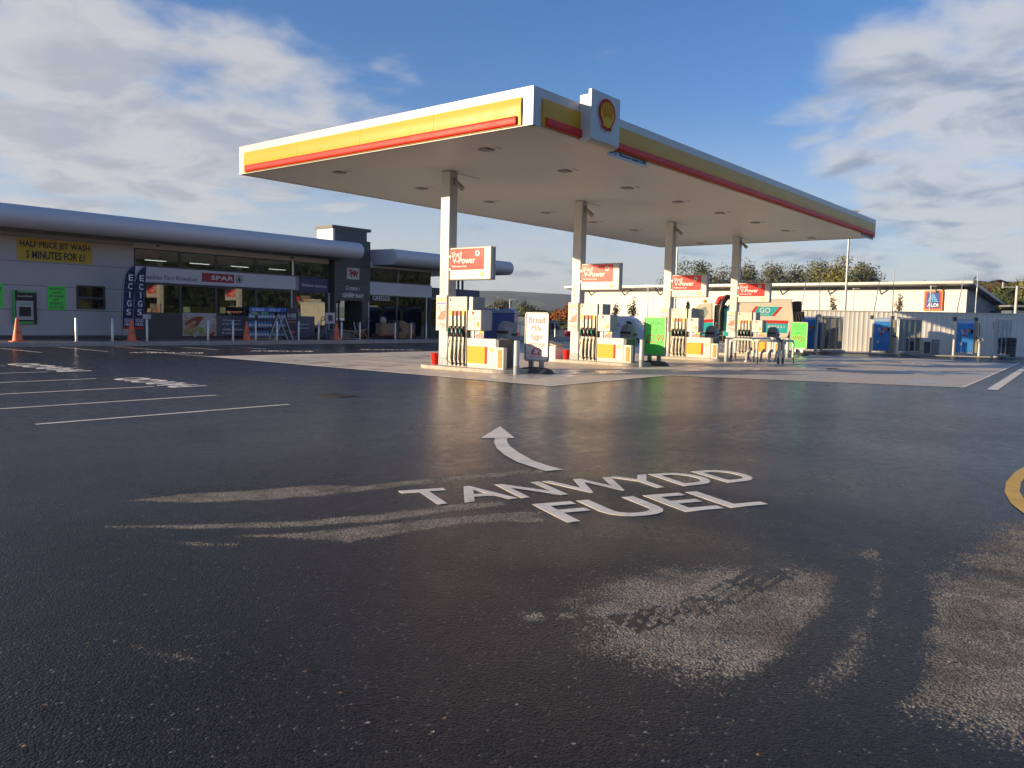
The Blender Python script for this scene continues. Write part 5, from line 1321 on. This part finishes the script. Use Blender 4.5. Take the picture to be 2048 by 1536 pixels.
slab('end_wall', L_-.3, L_, -16, -.301, -2, ez-.9, mat('supermarket_grey', (.13,.15,.18), .5, var=.04))
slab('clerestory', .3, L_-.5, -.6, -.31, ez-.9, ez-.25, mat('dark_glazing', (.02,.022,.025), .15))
# roof falls away to the rear
b = MB(); P = []
for (s_, n_, z_) in ((-1, 1.7, ez), (L_+.9, 1.7, ez), (L_+.9, -17, ez-2.0), (-1, -17, ez-2.0)):
    p = a+d*s_+nrm*n_; P.append(Vector((p.x, p.y, z_)))
lo_ = [b.vert(p-Vector((0,0,.30))) for p in P]; hi_ = [b.vert(p) for p in P]
for q in ((lo_[3],lo_[2],lo_[1],lo_[0]), tuple(hi_), (lo_[0],lo_[1],hi_[1],hi_[0]), (lo_[1],lo_[2],hi_[2],hi_[1]), (lo_[2],lo_[3],hi_[3],hi_[2]), (lo_[3],lo_[0],hi_[0],hi_[3])): b.face(q)
b.build('roof', mat('roof_pale_grey', (.42,.43,.42), .4, metal=.2, var=.05, vscale=.3), t)
for k in range(9):
    s_ = L_*(k+.5)/9; b = MB(); q0 = a+d*s_; b.bar(q0+nrm*.0+Vector((0,0,ez-1.4)), q0+nrm*1.4+Vector((0,0,ez-.4)), .12); b.build('roof_strut', M['dgrey'], t)
slab('lower_window_band', 4, L_*.42, .003, .03, -2, 1.9, mat('dark_glazing'))  # dark glazed plinth band low on the front wall
# sign
s0 = 0
def s_at(px):
    """distance along the front where a bearing meets it"""
    r_ = pix_ray(px, 640); r2 = Vector((r_.x, r_.y)); 
    det = r2.x*(-d.y)+d.x*r2.y
    return (r2.x*a.y-r2.y*a.x)/-(r2.x*d.y-r2.y*d.x) if abs(r2.x*d.y-r2.y*d.x) > 1e-9 else 0
sa, sb = s_at(1846), s_at(1884); dep_s = (a+d*(sa+sb)/2).dot(fh)
za, zb = ZD(1865, 621, dep_s), ZD(1865, 581, dep_s)
sg_ = thing('store_sign', a+d*(sa+sb)/2+nrm*.05, 'square blue and orange store sign on the supermarket wall', 'sign')
slab('orange_border', sa, sb, .03, .25, za, zb, mat('sign_orange', (.85,.26,.04), .4, var=.02), sg_, .05)
W_ = sb-sa; H_ = zb-za
slab('red_border', sa+W_*.07, sb-W_*.07, .251, .27, za+H_*.07, zb-H_*.07, mat('sign_deep_red', (.55,.03,.03), .4, var=.02), sg_)
bp_ = slab('blue_field', sa+W_*.15, sb-W_*.15, .271, .29, za+H_*.13, zb-H_*.10, mat('sign_navy', (.01,.03,.22), .4, var=.02), sg_)
cc = a+d*(sa+sb)/2+nrm*.292
text('ALDI', wht, bp_, (cc.x, cc.y, za+H_*.27), tuple(d), (0,0,1), W_*.58, H_*.17, .03, thick=.02)
b = MB(); lb_ = mat('sign_light_blue', (.10,.45,.75), .4, var=.02)
def q2(pts): b.prism([(x*W_, z*H_) for x, z in pts], (cc.x, cc.y, za+H_*.42), tuple(d), (0,0,1), .02)
for k in range(3): q2([(-.28+k*.10,.0),(-.23+k*.10,.0),(-.07+k*.07,.40),(-.12+k*.07,.40)])
for k in range(4): q2([(.04+k*.0,.02+k*.085),(.27-k*.05,.02+k*.085),(.25-k*.05,.07+k*.085),(.03,.07+k*.085)])
b.build('stripe_emblem', lb_, bp_)

# ---- lamp posts
def lamp(px, dep, h_, label, tbar=False, r_=.075, head=True):
    t = thing('street_lamp', DP(px, dep, 0), label, 'lamp post', 'lamp posts around the site', face_rz())
    b = MB(); b.tube([(0,0,0),(0,0,1.2),(0,0,h_)], [r_*1.4,r_,r_*.75], 12); b.build('pole', M['white'] if tbar else M['galv'], t, world=False, smooth=True)
    if tbar:
        b = MB(); b.bar((-1.2,0,h_-.1),(1.2,0,h_-.1), .08); b.bar((-1.2,0,h_-.2),(-1.2,0,h_+.35), .1); b.build('cross_arm', M['white'], t, world=False)
        b = MB(); b.bar((-1.7,-.1,h_+.45),(-.9,.1,h_+.25), .5, .08); b.build('lamp_head', M['black'], t, world=False)
    elif head:
        b = MB(); b.box(-.1,.55,-.14,.14,h_-.02,h_+.08); b.build('lamp_head', M['lgrey'], t, world=False, bevel=.03)
lamp(1688, 57.5, ZD(1692, 423, 57.5), 'tall lamp post rising behind the right end of the canopy', r_=.09)
lamp(1349, 62, ZD(1352, 470, 62), 'tall lamp post behind the third canopy column', r_=.08)
lamp(2028, 68, ZD(2031, 572, 68), 'white T-shaped lamp post at the right behind the fence', True, r_=.13)
lamp(1019, 82, ZD(1020, 600, 82), 'small lamp post behind the blue toilets', r_=.06)
lamp(1294, 84, ZD(1296, 570, 84), 'slim pole in front of the pale store wall, left of the third column', r_=.06, head=False)
lamp(1305, 88, ZD(1305, 582, 88), 'second slim pole in front of the pale store wall', r_=.05, head=False)
lamp(1704, 80, ZD(1705, 578, 80), 'thin pole in front of the cream wall, right of the tall lamp', r_=.05)
lamp(1857, 84, ZD(1857, 573, 84), 'thin lamp pole passing in front of the blue store sign', r_=.07)
lamp(1948, 84, ZD(1949, 575, 84), 'thin pole beside the dark end wall of the supermarket', r_=.06, head=False)

# ---- vehicles
def wheel(par, x, y, r_, wd=.22):
    b = MB(); b.tube([(x, y-wd/2, r_), (x, y+wd/2, r_)], r_, 22); w = b.build('wheel', M['black'], par, world=False, bevel=.02)
    b = MB(); b.tube([(x, y-wd/2-.012, r_), (x, y-wd/2-.001, r_)], r_*.62, 18); b.build('rim', M['steel'], w, world=False)
    b = MB()
    for k in range(5): a_ = 2*math.pi*k/5; b.bar((x, y-wd/2-.016, r_), (x+r_*.55*math.cos(a_), y-wd/2-.016, r_+r_*.55*math.sin(a_)), .05, .01)
    b.build('spoke', M['dgrey'], w, world=False)
    return w
def body_sweep(prof, half, inset, m, par, name):
    """side profile (x,z) swept across; upper points tuck in by inset"""
    b = MB(); zmax = max(p[1] for p in prof); sec = []
    for f in (-1, -.92, .92, 1):
        k = 1 if abs(f) > .99 else 0
        sec.append([(x*(1-.0*k), f*half*(1-inset*max(0,(z-.9)/(zmax-.9))), z-(.03 if k and z > .9 else 0)) for x, z in prof])
    b.sweep(sec); return b.build(name, m, par, world=False, smooth=True)
def winp(poly, y, m, par, name='side_window', d=.01):
    b = MB(); b.prism(poly, (0, y, 0), (1,0,0), (0,0,1), d); return b.build(name, m, par, world=False)
cg = mat('car_glass', (.03,.04,.05), .06, var=.02)
# red hatchback
t = thing('parked_car', DP(1160, 80, -.75), 'bright red hatchback parked behind the second column', 'car', rz=face_rz(12))
rc = mat('car_red', (.52,.015,.03), .22, var=.03, coat=.6)
prof = [(-2.0,.35),(-2.05,.7),(-1.95,.95),(-1.55,1.38),(-1.2,1.47),(.2,1.46),(.95,1.05),(1.75,.92),(2.0,.75),(2.0,.35),(1.7,.28),(-1.7,.28)]
cb = body_sweep(prof, .88, .22, rc, t, 'body')
winp([(-1.55,1.02),(-1.35,1.34),(-.45,1.38),(-.45,1.0)], -.80, cg, cb); winp([(-.38,1.0),(-.38,1.38),(.2,1.36),(.78,1.02)], -.80, cg, cb)
for x in (-1.28, 1.25): wheel(t, x, -.80, .33); wheel(t, x, .80, .33)
b = MB(); b.box(-2.06,-1.98,-.8,-.5,.8,.95); b.build('tail_light', M['red'], cb, world=False)
# white panel van with lettering
t = thing('parked_van', DP(1238, 72, -.35), 'white panel van with grey lettering parked behind the second pump', 'van', rz=face_rz(-28))
prof = [(-2.9,.45),(-2.95,2.35),(-2.75,2.52),(1.0,2.52),(1.45,2.35),(2.15,1.45),(2.85,1.25),(3.0,.95),(3.0,.45),(2.6,.35),(-2.6,.35)]
vb = body_sweep(prof, 1.0, .08, mat('van_white', (.75,.75,.74), .28, var=.03, coat=.3), t, 'body')
winp([(1.05,1.4),(1.05,2.1),(1.42,2.1),(1.95,1.42)], -1.0, cg, vb)
b = MB(); b.face([b.vert(p) for p in ((1.52,-.86,2.26),(1.52,.86,2.26),(2.12,.9,1.50),(2.12,-.9,1.50))]); b.v = [(x+.03,y,z+.02) for x,y,z in b.v]; b.build('windscreen', mat('pale_windscreen', (.20,.28,.27), .1, var=.1), vb, world=False)
text('WYNNWOOD', M['grey'], vb, (-.8, -1.01, 1.75), (1,0,0), (0,0,1), 2.6, .32, .02, world=False)
b = MB(); b.box(-2.4,-.4,-1.012,-1.0,.75,1.3); b.build('side_graphic', mat('van_orange_graphic', (.75,.40,.22), .4, var=.5, vscale=1.5), vb, world=False)
for x in (-1.9, 1.95): wheel(t, x, -.9, .36); wheel(t, x, .9, .36)
# silver-white van behind the bread sign
t = thing('parked_lorry', DP(1064, 75, -.55), 'white box van with red mark behind the bread and milk sign', 'van', rz=face_rz(10))
b = MB(); b.box(-2.6,1.5,-1.05,1.05,.55,2.45); vb = b.build('box_body', mat('van_cream', (.66,.65,.58), .35, var=.05), t, world=False, bevel=.06)
prof = [(1.5,.45),(1.5,2.2),(2.1,2.2),(2.6,1.5),(2.9,1.3),(2.95,.45)]; cbv = body_sweep(prof, 1.0, .1, mat('van_grey_blue', (.22,.26,.30), .3), t, 'cab')
winp([(1.6,1.4),(1.6,2.0),(2.05,2.0),(2.4,1.42)], -1.0, cg, cbv)
b = MB(); b.box(-2.5,-1.3,-1.062,-1.051,.8,1.05); b.build('red_mark', M['red'], vb, world=False)
text('www', M['grey'], vb, (-.9, -1.052, 1.8), (1,0,0), (0,0,1), 1.8, .3, .0, world=False)
for x in (-1.7, 2.1): wheel(t, x, -.95, .38); wheel(t, x, .95, .38)
# ---- the teal and cream sweeper lorry
t = thing('sweeper_lorry', DP(1492, 48.5, 0), 'cream and teal road sweeper lorry with red stripes behind the farthest pumps', 'lorry', rz=face_rz(-13))
crm = mat('lorry_cream', (.80,.73,.57), .35, var=.05, vscale=.8); teal = mat('lorry_teal', (.04,.52,.52), .3, var=.05); lred = mat('lorry_red', (.70,.05,.04), .35, var=.05)
S = 48.5/1605
def lx(px): return (px-1492)*S
def lz(py): return EYE+(651-py)*S
# body hopper (trapezoid tank)
prof = [(lx(1455),.95),(lx(1455),lz(612)),(lx(1475),lz(600)),(lx(1572),lz(598)),(lx(1578),lz(640)),(lx(1568),.95)]
b = MB(); b.sweep([[(x, y, z) for x, z in prof] for y in (-1.2, 1.2)]); hb = b.build('hopper', crm, t, world=False, bevel=.04)
def dec(poly, m, nm, par=hb, y=-1.2, d=.006): b = MB(); b.prism([(lx(x), lz(z)) for x, z in poly], (0, y-.001, 0), (1,0,0), (0,0,1), d); return b.build(nm, m, par, world=False)
dec([(1500,632),(1512,614),(1550,614),(1536,632)], teal, 'teal_flash'); dec([(1494,632),(1506,614),(1512,614),(1500,632)], lred, 'red_flash'); dec([(1536,632),(1550,614),(1556,614),(1542,632)], lred, 'red_flash')
dec([(1457,622),(1466,608),(1478,608),(1467,622)], lred, 'red_flash')
text('GO', M['txtwht'], hb, (lx(1524), -1.21, lz(621)), (1,0,0), (0,0,1), .60, .30, .02, world=False); text('PLANT', M['txtwht'], hb, (lx(1524), -1.21, lz(629)), (1,0,0), (0,0,1), .5, .08, .01, world=False)
dec([(1457,640),(1568,640),(1567,646),(1457,646)], lred, 'red_stripe'); dec([(1457,646),(1567,646),(1566,664),(1457,664)], teal, 'teal_skirt')
text('01691 880221', M['txtwht'], hb, (lx(1530), -1.21, lz(652)), (1,0,0), (0,0,1), 1.9, .14, .01, world=False)
b = MB(); b.box(lx(1508), lx(1526), -.5, .4, lz(598), lz(589)); b.build('roof_hatch', mat('hatch_brown', (.20,.17,.12), .6), t, world=False, bevel=.04)
# rear suction gear
b = MB(); b.box(lx(1572), lx(1597), -1.1, 1.1, .9, lz(622)); b.box(lx(1578), lx(1592), -.9, .9, lz(622), lz(602)); rg = b.build('rear_gear', mat('gear_black', (.035,.04,.04), .5, var=.4, vscale=3), t, world=False, bevel=.06)
for k in range(4): b = MB(); b.tube([(lx(1576+k*5), -1.15, 1.1+.1*k), (lx(1580+k*5), -1.25, 1.7), (lx(1576+k*5), -1.12, 2.3)], .06, 8); b.build('suction_hose', M['black'], rg, world=False)
# cab
prof = [(lx(1378),.75),(lx(1378),1.55),(lx(1390),lz(620)),(lx(1398),lz(611)),(lx(1425),lz(608)),(lx(1428),.75)]
b = MB(); b.sweep([[(x, y, z) for x, z in prof] for y in (-1.15, 1.15)]); cbn = b.build('cab', crm, t, world=False, bevel=.06)
dec([(1392,640),(1397,622),(1412,616),(1417,626),(1411,638),(1398,644)], mat('lorry_window', (.30,.36,.32), .12, var=.35, vscale=2), 'side_window', cbn, -1.15)  # pale green reflection painted into the window colour
dec([(1380,650),(1400,642),(1428,640),(1428,646),(1396,648)], lred, 'red_stripe', cbn, -1.15); dec([(1379,652),(1398,647),(1428,647),(1428,672),(1379,672)], teal, 'teal_door', cbn, -1.15)
b = MB(); b.box(lx(1387), lx(1392), -1.45, -1.2, lz(640), lz(619)); b.build('mirror', M['black'], cbn, world=False, bevel=.02)
b = MB(); b.lathe([(.12,0),(.12,.14),(.05,.18)], (lx(1410), -.6, lz(608)), 14); b.build('beacon', mat('beacon_amber', (.85,.40,.02), .3), cbn, world=False)
# engine bay and trunk hose between cab and hopper
b = MB(); b.box(lx(1430), lx(1453), -1.0, 1.0, .8, lz(612)); b.build('engine_bay', MATS['gear_black'], t, world=False, bevel=.05)
b = MB(); b.box(lx(1448), lx(1462), -1.22, -1.02, .95, lz(618)); b.build('teal_housing', teal, t, world=False, bevel=.04)
pts = [(lx(1442), -1.2, 1.3), (lx(1441), -1.25, 2.3), (lx(1444), -1.25, 2.9), (lx(1452), -1.2, 3.25), (lx(1462), -1.1, 3.2)]
b = MB(); b.tube(pts, .16, 12); b.build('trunk_hose', M['black'], t, world=False, smooth=True)
b = MB(); b.tube([(lx(1433), -1.1, 2.8), (lx(1438), -1.1, 3.15), (lx(1448), -1.1, 3.2)], .14, 12); b.build('red_hose', lred, t, world=False, smooth=True)
b = MB(); b.box(lx(1380), lx(1590), -.9, .9, .55, .8); b.build('chassis', M['dgrey'], t, world=False)
for px in (1410, 1545): wheel(t, lx(px), -1.0, .5, .3); wheel(t, lx(px), 1.0, .5, .3)
b = MB()
for k in range(7):
    a0, a1 = R(20+k*20), R(40+k*20); cx, cz = lx(1410), .5
    b.bar((cx+.68*math.cos(a0), -1.12, cz+.68*math.sin(a0)), (cx+.68*math.cos(a1), -1.12, cz+.68*math.sin(a1)), .35, .07)
b.build('mudguard', M['grey'], t, world=False)
b = MB()
for z in (.6, .95, 1.3, 1.65): b.box(lx(1433), lx(1447), -1.14, -1.08, z, z+.04)
b.box(lx(1433)-.02, lx(1433)+.02, -1.14, -1.08, .5, 1.8); b.box(lx(1447)-.02, lx(1447)+.02, -1.14, -1.08, .5, 1.8); b.build('step_ladder', M['steel'], t, world=False)
# ---- guard rail and post fence past the toilets
g0, g1 = DP(1040, 70, -.6), DP(1300, 78, -.7)
t = thing('guard_rail', (g0+g1)/2, 'thin galvanised rail behind the red car', 'rail')
b = MB(); b.bar(g0+Vector((0,0,2.1)), g1+Vector((0,0,2.1)), .05); b.build('rail_bar', M['galv'], t)
for k in range(9): p = g0+(g1-g0)*k/8; b = MB(); b.bar(p, p+Vector((0,0,2.1)), .06); b.build('rail_post', M['galv'], t)
for k, (px, l_) in enumerate(((1105, 'left of the red car'),)):
    t = thing('marker_post', DP(px, 70, -.45), 'black and yellow striped marker post '+l_, 'marker post')
    for q in range(5): b = MB(); b.tube([(0,0,q*.22),(0,0,q*.22+.219)], .10-.012*q, 12); b.build('band', M['yellow'] if q % 2 else M['black'], t, world=False)
# ---- low dark kiosk at the far right
t = thing('far_shelter', DP(2030, 92, 0), 'low dark shelter with pale flat roof beyond the right end of the fence', 'shelter', rz=face_rz(0))
z1 = ZD(2015, 610, 88)
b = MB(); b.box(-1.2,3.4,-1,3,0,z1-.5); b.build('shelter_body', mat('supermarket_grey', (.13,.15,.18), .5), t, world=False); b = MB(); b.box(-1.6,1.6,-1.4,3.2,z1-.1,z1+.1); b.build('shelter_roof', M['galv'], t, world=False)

# ================================================================ HILLS AND TREES
def hill(name, px0, px1, dep, ztop, width, m, seed, rough=6.0):
    """rolling ridge: real terrain mound across the view"""
    a = DP(px0, dep); c = DP(px1, dep); n = 90; k_ = 26; d = (c-a); L_ = d.length; d.normalize(); bk = Vector((-d.y, d.x, 0))
    if bk.dot(fh) < 0: bk = -bk
    rs = np.random.default_rng(seed); ph = rs.uniform(0, 6, 12)
    b = MB(); grid = []
    for i in range(n+1):
        s = i/n; row = []
        for j in range(k_+1):
            q = j/k_
            base = math.sin(math.pi*min(1, q*1.0))**.9 if q < .5 else 1-.25*(q-.5)
            h_ = ztop*base*(1+.06*math.sin(s*5+ph[0])+.03*math.sin(s*13+ph[1]))+rough*.5*math.sin(s*40+ph[2]+q*5)*.3*base+rough*rs.uniform(-.12,.12)*base
            edge = min(1, s*8, (1-s)*8)
            p = a+d*(s*L_)+bk*(q*width); row.append(b.vert((p.x, p.y, -8+(h_+8)*edge)))
        grid.append(row)
    for i in range(n):
        for j in range(k_): b.face((grid[i][j], grid[i+1][j], grid[i+1][j+1], grid[i][j+1]))
    o = b.build(name, m, None, kind='structure', smooth=True)
    return o
def hill_mat(name, c1, c2, c3, sc):
    m = bpy.data.materials.new(name); m.use_nodes = True; t = NT(m.node_tree); b = t.n['Principled BSDF']
    g = t.add('ShaderNodeNewGeometry').outputs['Position']
    c = t.mix(t.ramp(t.noise(g, sc, 6, .65), .4, .6), c1, c2); v = t.add('ShaderNodeTexVoronoi', ins={'Vector': g, 'Scale': sc*2.2}).outputs['Color']
    sp = t.add('ShaderNodeSeparateColor', ins={0: v}).outputs[0]
    c = t.mix(t.ramp(sp, .72, .78), c, c3); t.l.new(c, b.inputs['Base Color']); b.inputs['Roughness'].default_value = .9; b.inputs['Specular IOR Level'].default_value = .1
    return m
hill('far_hill', 300, 1750, 2300, ZD(1050, 583, 2600), 900, hill_mat('wooded_hillside', (.020,.034,.022), (.045,.055,.03), (.10,.115,.05), .006), 3)
hill('mid_slope', 200, 1500, 700, 12, 400, hill_mat('near_woodland', (.03,.042,.018), (.055,.06,.025), (.09,.10,.04), .02), 5, 3)
hill('right_hill', 1975, 2900, 210, ZD(2048, 578, 300), 160, hill_mat('autumn_wood', (.06,.055,.025), (.06,.08,.03), (.09,.07,.03), .05), 9, 5)

def leaf_cloud(clumps, n, size, seed, flat=.5):
    """many small leaf faces spread through clumps: (centre, radii)"""
    rs = np.random.default_rng(seed); V = []
    wts = np.array([c[1][0]*c[1][1]*c[1][2] for c in clumps])**(2/3); wts = wts/wts.sum()
    for (c, r_), wq in zip(clumps, wts):
        k = max(6, int(n*wq)); u_ = rs.normal(size=(k, 3)); u_ /= np.linalg.norm(u_, axis=1)[:, None]
        rad = rs.uniform(.0, 1, k)**.45
        lump = 1+.18*np.sin(u_[:, 0]*5+seed)+.15*np.sin(u_[:, 2]*7+u_[:, 1]*4)
        P = np.array(c)+u_*np.array(r_)*(rad*lump)[:, None]
        nr = u_*.6+rs.normal(size=(k, 3))*.6+np.array([0, 0, .3]); nr /= np.linalg.norm(nr, axis=1)[:, None]
        t1 = np.cross(nr, rs.normal(size=(k, 3))); t1 /= np.linalg.norm(t1, axis=1)[:, None]; t2 = np.cross(nr, t1)
        s = size*rs.uniform(.6, 1.4, k)[:, None]
        V.append(np.stack([P-t1*s, P-t2*s*.5, P+t1*s, P+t2*s*.5], 1))
    V = np.concatenate(V).reshape(-1, 3)
    return V
def leaf_mesh(name, V, m):
    me = bpy.data.meshes.new(name); n = len(V)//4
    me.vertices.add(len(V)); me.vertices.foreach_set('co', V.astype(np.float32).ravel())
    me.loops.add(len(V)); me.loops.foreach_set('vertex_index', np.arange(len(V), dtype=np.int32))
    me.polygons.add(n); me.polygons.foreach_set('loop_start', np.arange(0, len(V), 4, dtype=np.int32)); me.update(calc_edges=True)
    me.materials.append(m); return me
def leaf_mat(name, c1, c2, sc=.9):
    m = bpy.data.materials.new(name); m.use_nodes = True; t = NT(m.node_tree); b = t.n['Principled BSDF']
    g = t.add('ShaderNodeNewGeometry'); rn = t.noise(g.outputs['Position'], sc, 4, .6)
    c = t.mix(t.ramp(rn, .35, .65), c1, c2); c = t.mix(t.ramp(t.noise(g.outputs['Position'], sc*9, 3, .6), .3, .7, 0, .6), c, [q*.45 for q in c1])
    t.l.new(c, b.inputs['Base Color']); b.inputs['Roughness'].default_value = .65; b.inputs['Specular IOR Level'].default_value = .25
    return m
bark = mat('bark', (.10,.08,.06), .85, var=.3)
LM = dict(willow=leaf_mat('olive_leaves', (.15,.16,.085), (.25,.24,.14)), green=leaf_mat('green_leaves', (.08,.11,.035), (.16,.18,.06)), dark=leaf_mat('dark_leaves', (.03,.05,.02), (.06,.08,.03)),
          orange=leaf_mat('orange_leaves', (.30,.09,.02), (.42,.17,.04)), yellow=leaf_mat('yellow_green_leaves', (.20,.19,.05), (.32,.28,.09)), brown=leaf_mat('brown_leaves', (.14,.08,.035), (.20,.13,.05)))
def tree(px, dep, ztop, wd, m, label, seed, base=None, gz=0.0, n=2600, leaf=.22, group=None, name='tree', trunk=True, low=.15):
    p = DP(px, dep, gz); H = ztop-gz
    t = thing(name, p, label, 'tree' if name != 'shrub' else 'shrub', group)
    rs = random.Random(seed); cl = []
    nb = 11
    for k in range(nb):
        f = rs.random(); a = rs.uniform(0, 6.28); env = math.sin(math.pi*min(1, (.12+f*.86)))**.55
        rr = wd/2*env*rs.uniform(.25, .75); s = rs.uniform(.18, .30)
        cl.append(((rr*math.cos(a), rr*math.sin(a)*.8, H*(low+.08+f*(.80-low))), (wd*s*env+.15*wd, wd*s*env+.15*wd, H*rs.uniform(.10, .17))))
    cl.append(((0,0,H*.86), (wd*.2, wd*.2, H*.15)))
    me = leaf_mesh('crown', leaf_cloud(cl, n, leaf, seed), m); c = bpy.data.objects.new('crown', me); COL.objects.link(c); c.parent = t
    if trunk:
        b = MB(); b.tube([(0,0,-.3),(.05*wd*rs.uniform(-.5,.5),0,H*.35),(0,0,H*.8)], [max(.03,wd*.035),max(.025,wd*.025),.02], 8)
        for k in range(6):
            a = rs.uniform(0, 6.28); z = H*rs.uniform(.25,.6); q = cl[k][0]; b.tube([(0,0,z), (q[0]*.5,q[1]*.5,(z+q[2])/2+.1), q], [wd*.018+.01,wd*.012+.008,.008], 6)
        b.build('trunk', bark, t, world=False)
    return t
TB = 'trees behind the supermarket'
spec = [(1362,138,516,95,'green','leftmost, a rounded green crown between third column and sign'),(1398,144,520,75,'green','tall one just right of the third column'),(1440,150,528,80,'willow','silvery, left of the farthest column'),(1494,150,524,70,'willow','right against the farthest column'),(1540,146,526,90,'willow','airy grey green crown'),(1590,150,528,80,'willow','thin airy crown left of the gap'),(1636,144,518,85,'willow','broad crown right of the gap'),(1680,140,508,90,'yellow','tallest, yellow green, at the tall lamp post'),(1718,146,520,70,'willow','grey green, rightmost of the row')]
for k, (px, dep, py, wpx, mk, l_) in enumerate(spec):
    tree(px, dep, ZD(px, py, dep), wpx*dep/1605*1.12, LM[mk], 'tree behind the supermarket roof: '+l_, 11+k, n=5600, leaf=.20, group=TB, low=.30)
tree(1838, 130, ZD(1838, 557, 130), 2.6, LM['dark'], 'small dark treetop just showing over the supermarket roof', 41, n=600, leaf=.18)
tree(1755, 135, ZD(1755, 556, 135), 2.4, LM['dark'], 'tiny treetop over the supermarket roof right of the tall lamp', 42, n=400, leaf=.18)
RW = 'autumn trees at the right'
for k, (px, dep, py, wpx, mk, l_) in enumerate(((1945,112,560,60,'yellow','yellow green one behind the building end'),(1975,150,566,90,'brown','brown one at the skyline'),(2010,125,570,80,'green','green one in front of the brown crowns'),(2040,135,560,90,'yellow','yellowing one at the frame edge'),(1985,108,590,70,'green','lower green one by the dark end wall'),(2075,120,562,90,'green','partly outside the frame'),(2120,130,556,100,'brown','outermost, beyond the frame edge'),(2030,105,600,60,'dark','dark low one above the shelter'))):
    tree(px, dep, ZD(px, py, dep), wpx*dep/1605*1.1, LM[mk], 'autumn tree at the right: '+l_, 60+k, n=7000, leaf=.22, group=RW, low=.12)
SPG = 'staked saplings before the supermarket'
for k, (px, dep, py, wpx, l_) in enumerate(((1266,92,590,20,'dark leaved, on the pale wall between second sign and third column'),(1232,98,604,14,'thin, beside the second pump head'),(1374,92,598,12,'small, between third sign and the lorry'),(1664,84,586,18,'sparse, left of the tall lamp post'),(1795,82,582,20,'sparse pale, on the cream wall left of the store sign'))):
    tree(px, dep, ZD(px, py, dep), wpx*dep/1605*1.1, LM['dark' if k < 3 else 'willow'], 'young sapling: '+l_, 80+k, n=420, leaf=.11, group=SPG, low=.40, name='sapling')
# middle distance bushes beyond the toilets and the red tree
for k, (px, dep, py, wpx, mk, l_) in enumerate(((1000,150,597,70,'willow','olive crown above the left toilets'),(1045,140,600,75,'green','green crown behind the small lamp'),(1085,135,620,50,'dark','lower dark crown left of the orange tree'),(955,160,608,60,'brown','brownish crown by the nearest pump'),(905,160,600,70,'willow','crown seen through the glazed corner'))):
    tree(px, dep, ZD(px, py, dep), wpx*dep/1605*1.15, LM[mk], 'distant tree past the toilets: '+l_, 90+k, gz=-2, n=3200, leaf=.22, group='trees past the toilets', low=.05)
tree(1140, 95, ZD(1140, 607, 95), 75*95/1605, LM['orange'], 'orange autumn tree left of the second column', 101, gz=-1, n=3600, leaf=.15, low=.3)
for k, (px, dep, py, wpx) in enumerate(((1118,88,636,45),(1150,86,640,50),(1090,92,650,40))):
    tree(px, dep, ZD(px, py, dep), wpx*dep/1605*1.2, LM['green'], 'green hedge bush below the orange tree, %s' % ('left of the red car', 'behind the red car roof', 'beside the white box van')[k], 110+k, gz=-1, n=1800, leaf=.14, name='shrub', low=.0, trunk=True)
# wooded bank on the side behind the viewer, mirrored in the shop windows
def bank(x0, x1, y, h_, seed, n):
    rs = np.random.default_rng(seed); cl = []
    for x in np.arange(x0, x1, 5.0):
        hh = h_*rs.uniform(.75, 1.1)
        cl.append(((x, y+rs.uniform(-3, 3), hh*.45), (4.2, 3.5, hh*.5)))
    me = leaf_mesh('woodland', leaf_cloud(cl, n, .75, seed), LM['dark']); o = bpy.data.objects.new('woodland', me); COL.objects.link(o); tag(o, kind='stuff')
bank(-30, 190, -62, 15, 5, 26000)
b = MB()
for (y0_, z0_), (y1_, z1_) in (((-58, -1), (-66, 9)), ((-66, 9), (-110, 17)), ((-110, 17), (-200, 19))): b.quad((-80, y0_, z0_), (240, y0_, z0_), (240, y1_, z1_), (-80, y1_, z1_))
b.build('rear_slope', bpy.data.materials['near_woodland'], None, kind='structure')
# ---- air: thin even haze
b = MB(); b.box(-900, 4300, -900, 4300, -16, 135)
hm = bpy.data.materials.new('thin_haze'); hm.use_nodes = True; t_ = NT(hm.node_tree); t_.n.clear()
pvn = t_.add('ShaderNodeVolumePrincipled', ins={'Color': (.80,.87,1,1), 'Density': .00016, 'Anisotropy': .2}); t_.add('ShaderNodeOutputMaterial', ins={'Volume': pvn.outputs[0]})
HAZE = True
if HAZE:
    hz_o = b.build('haze', hm, None, kind='stuff')
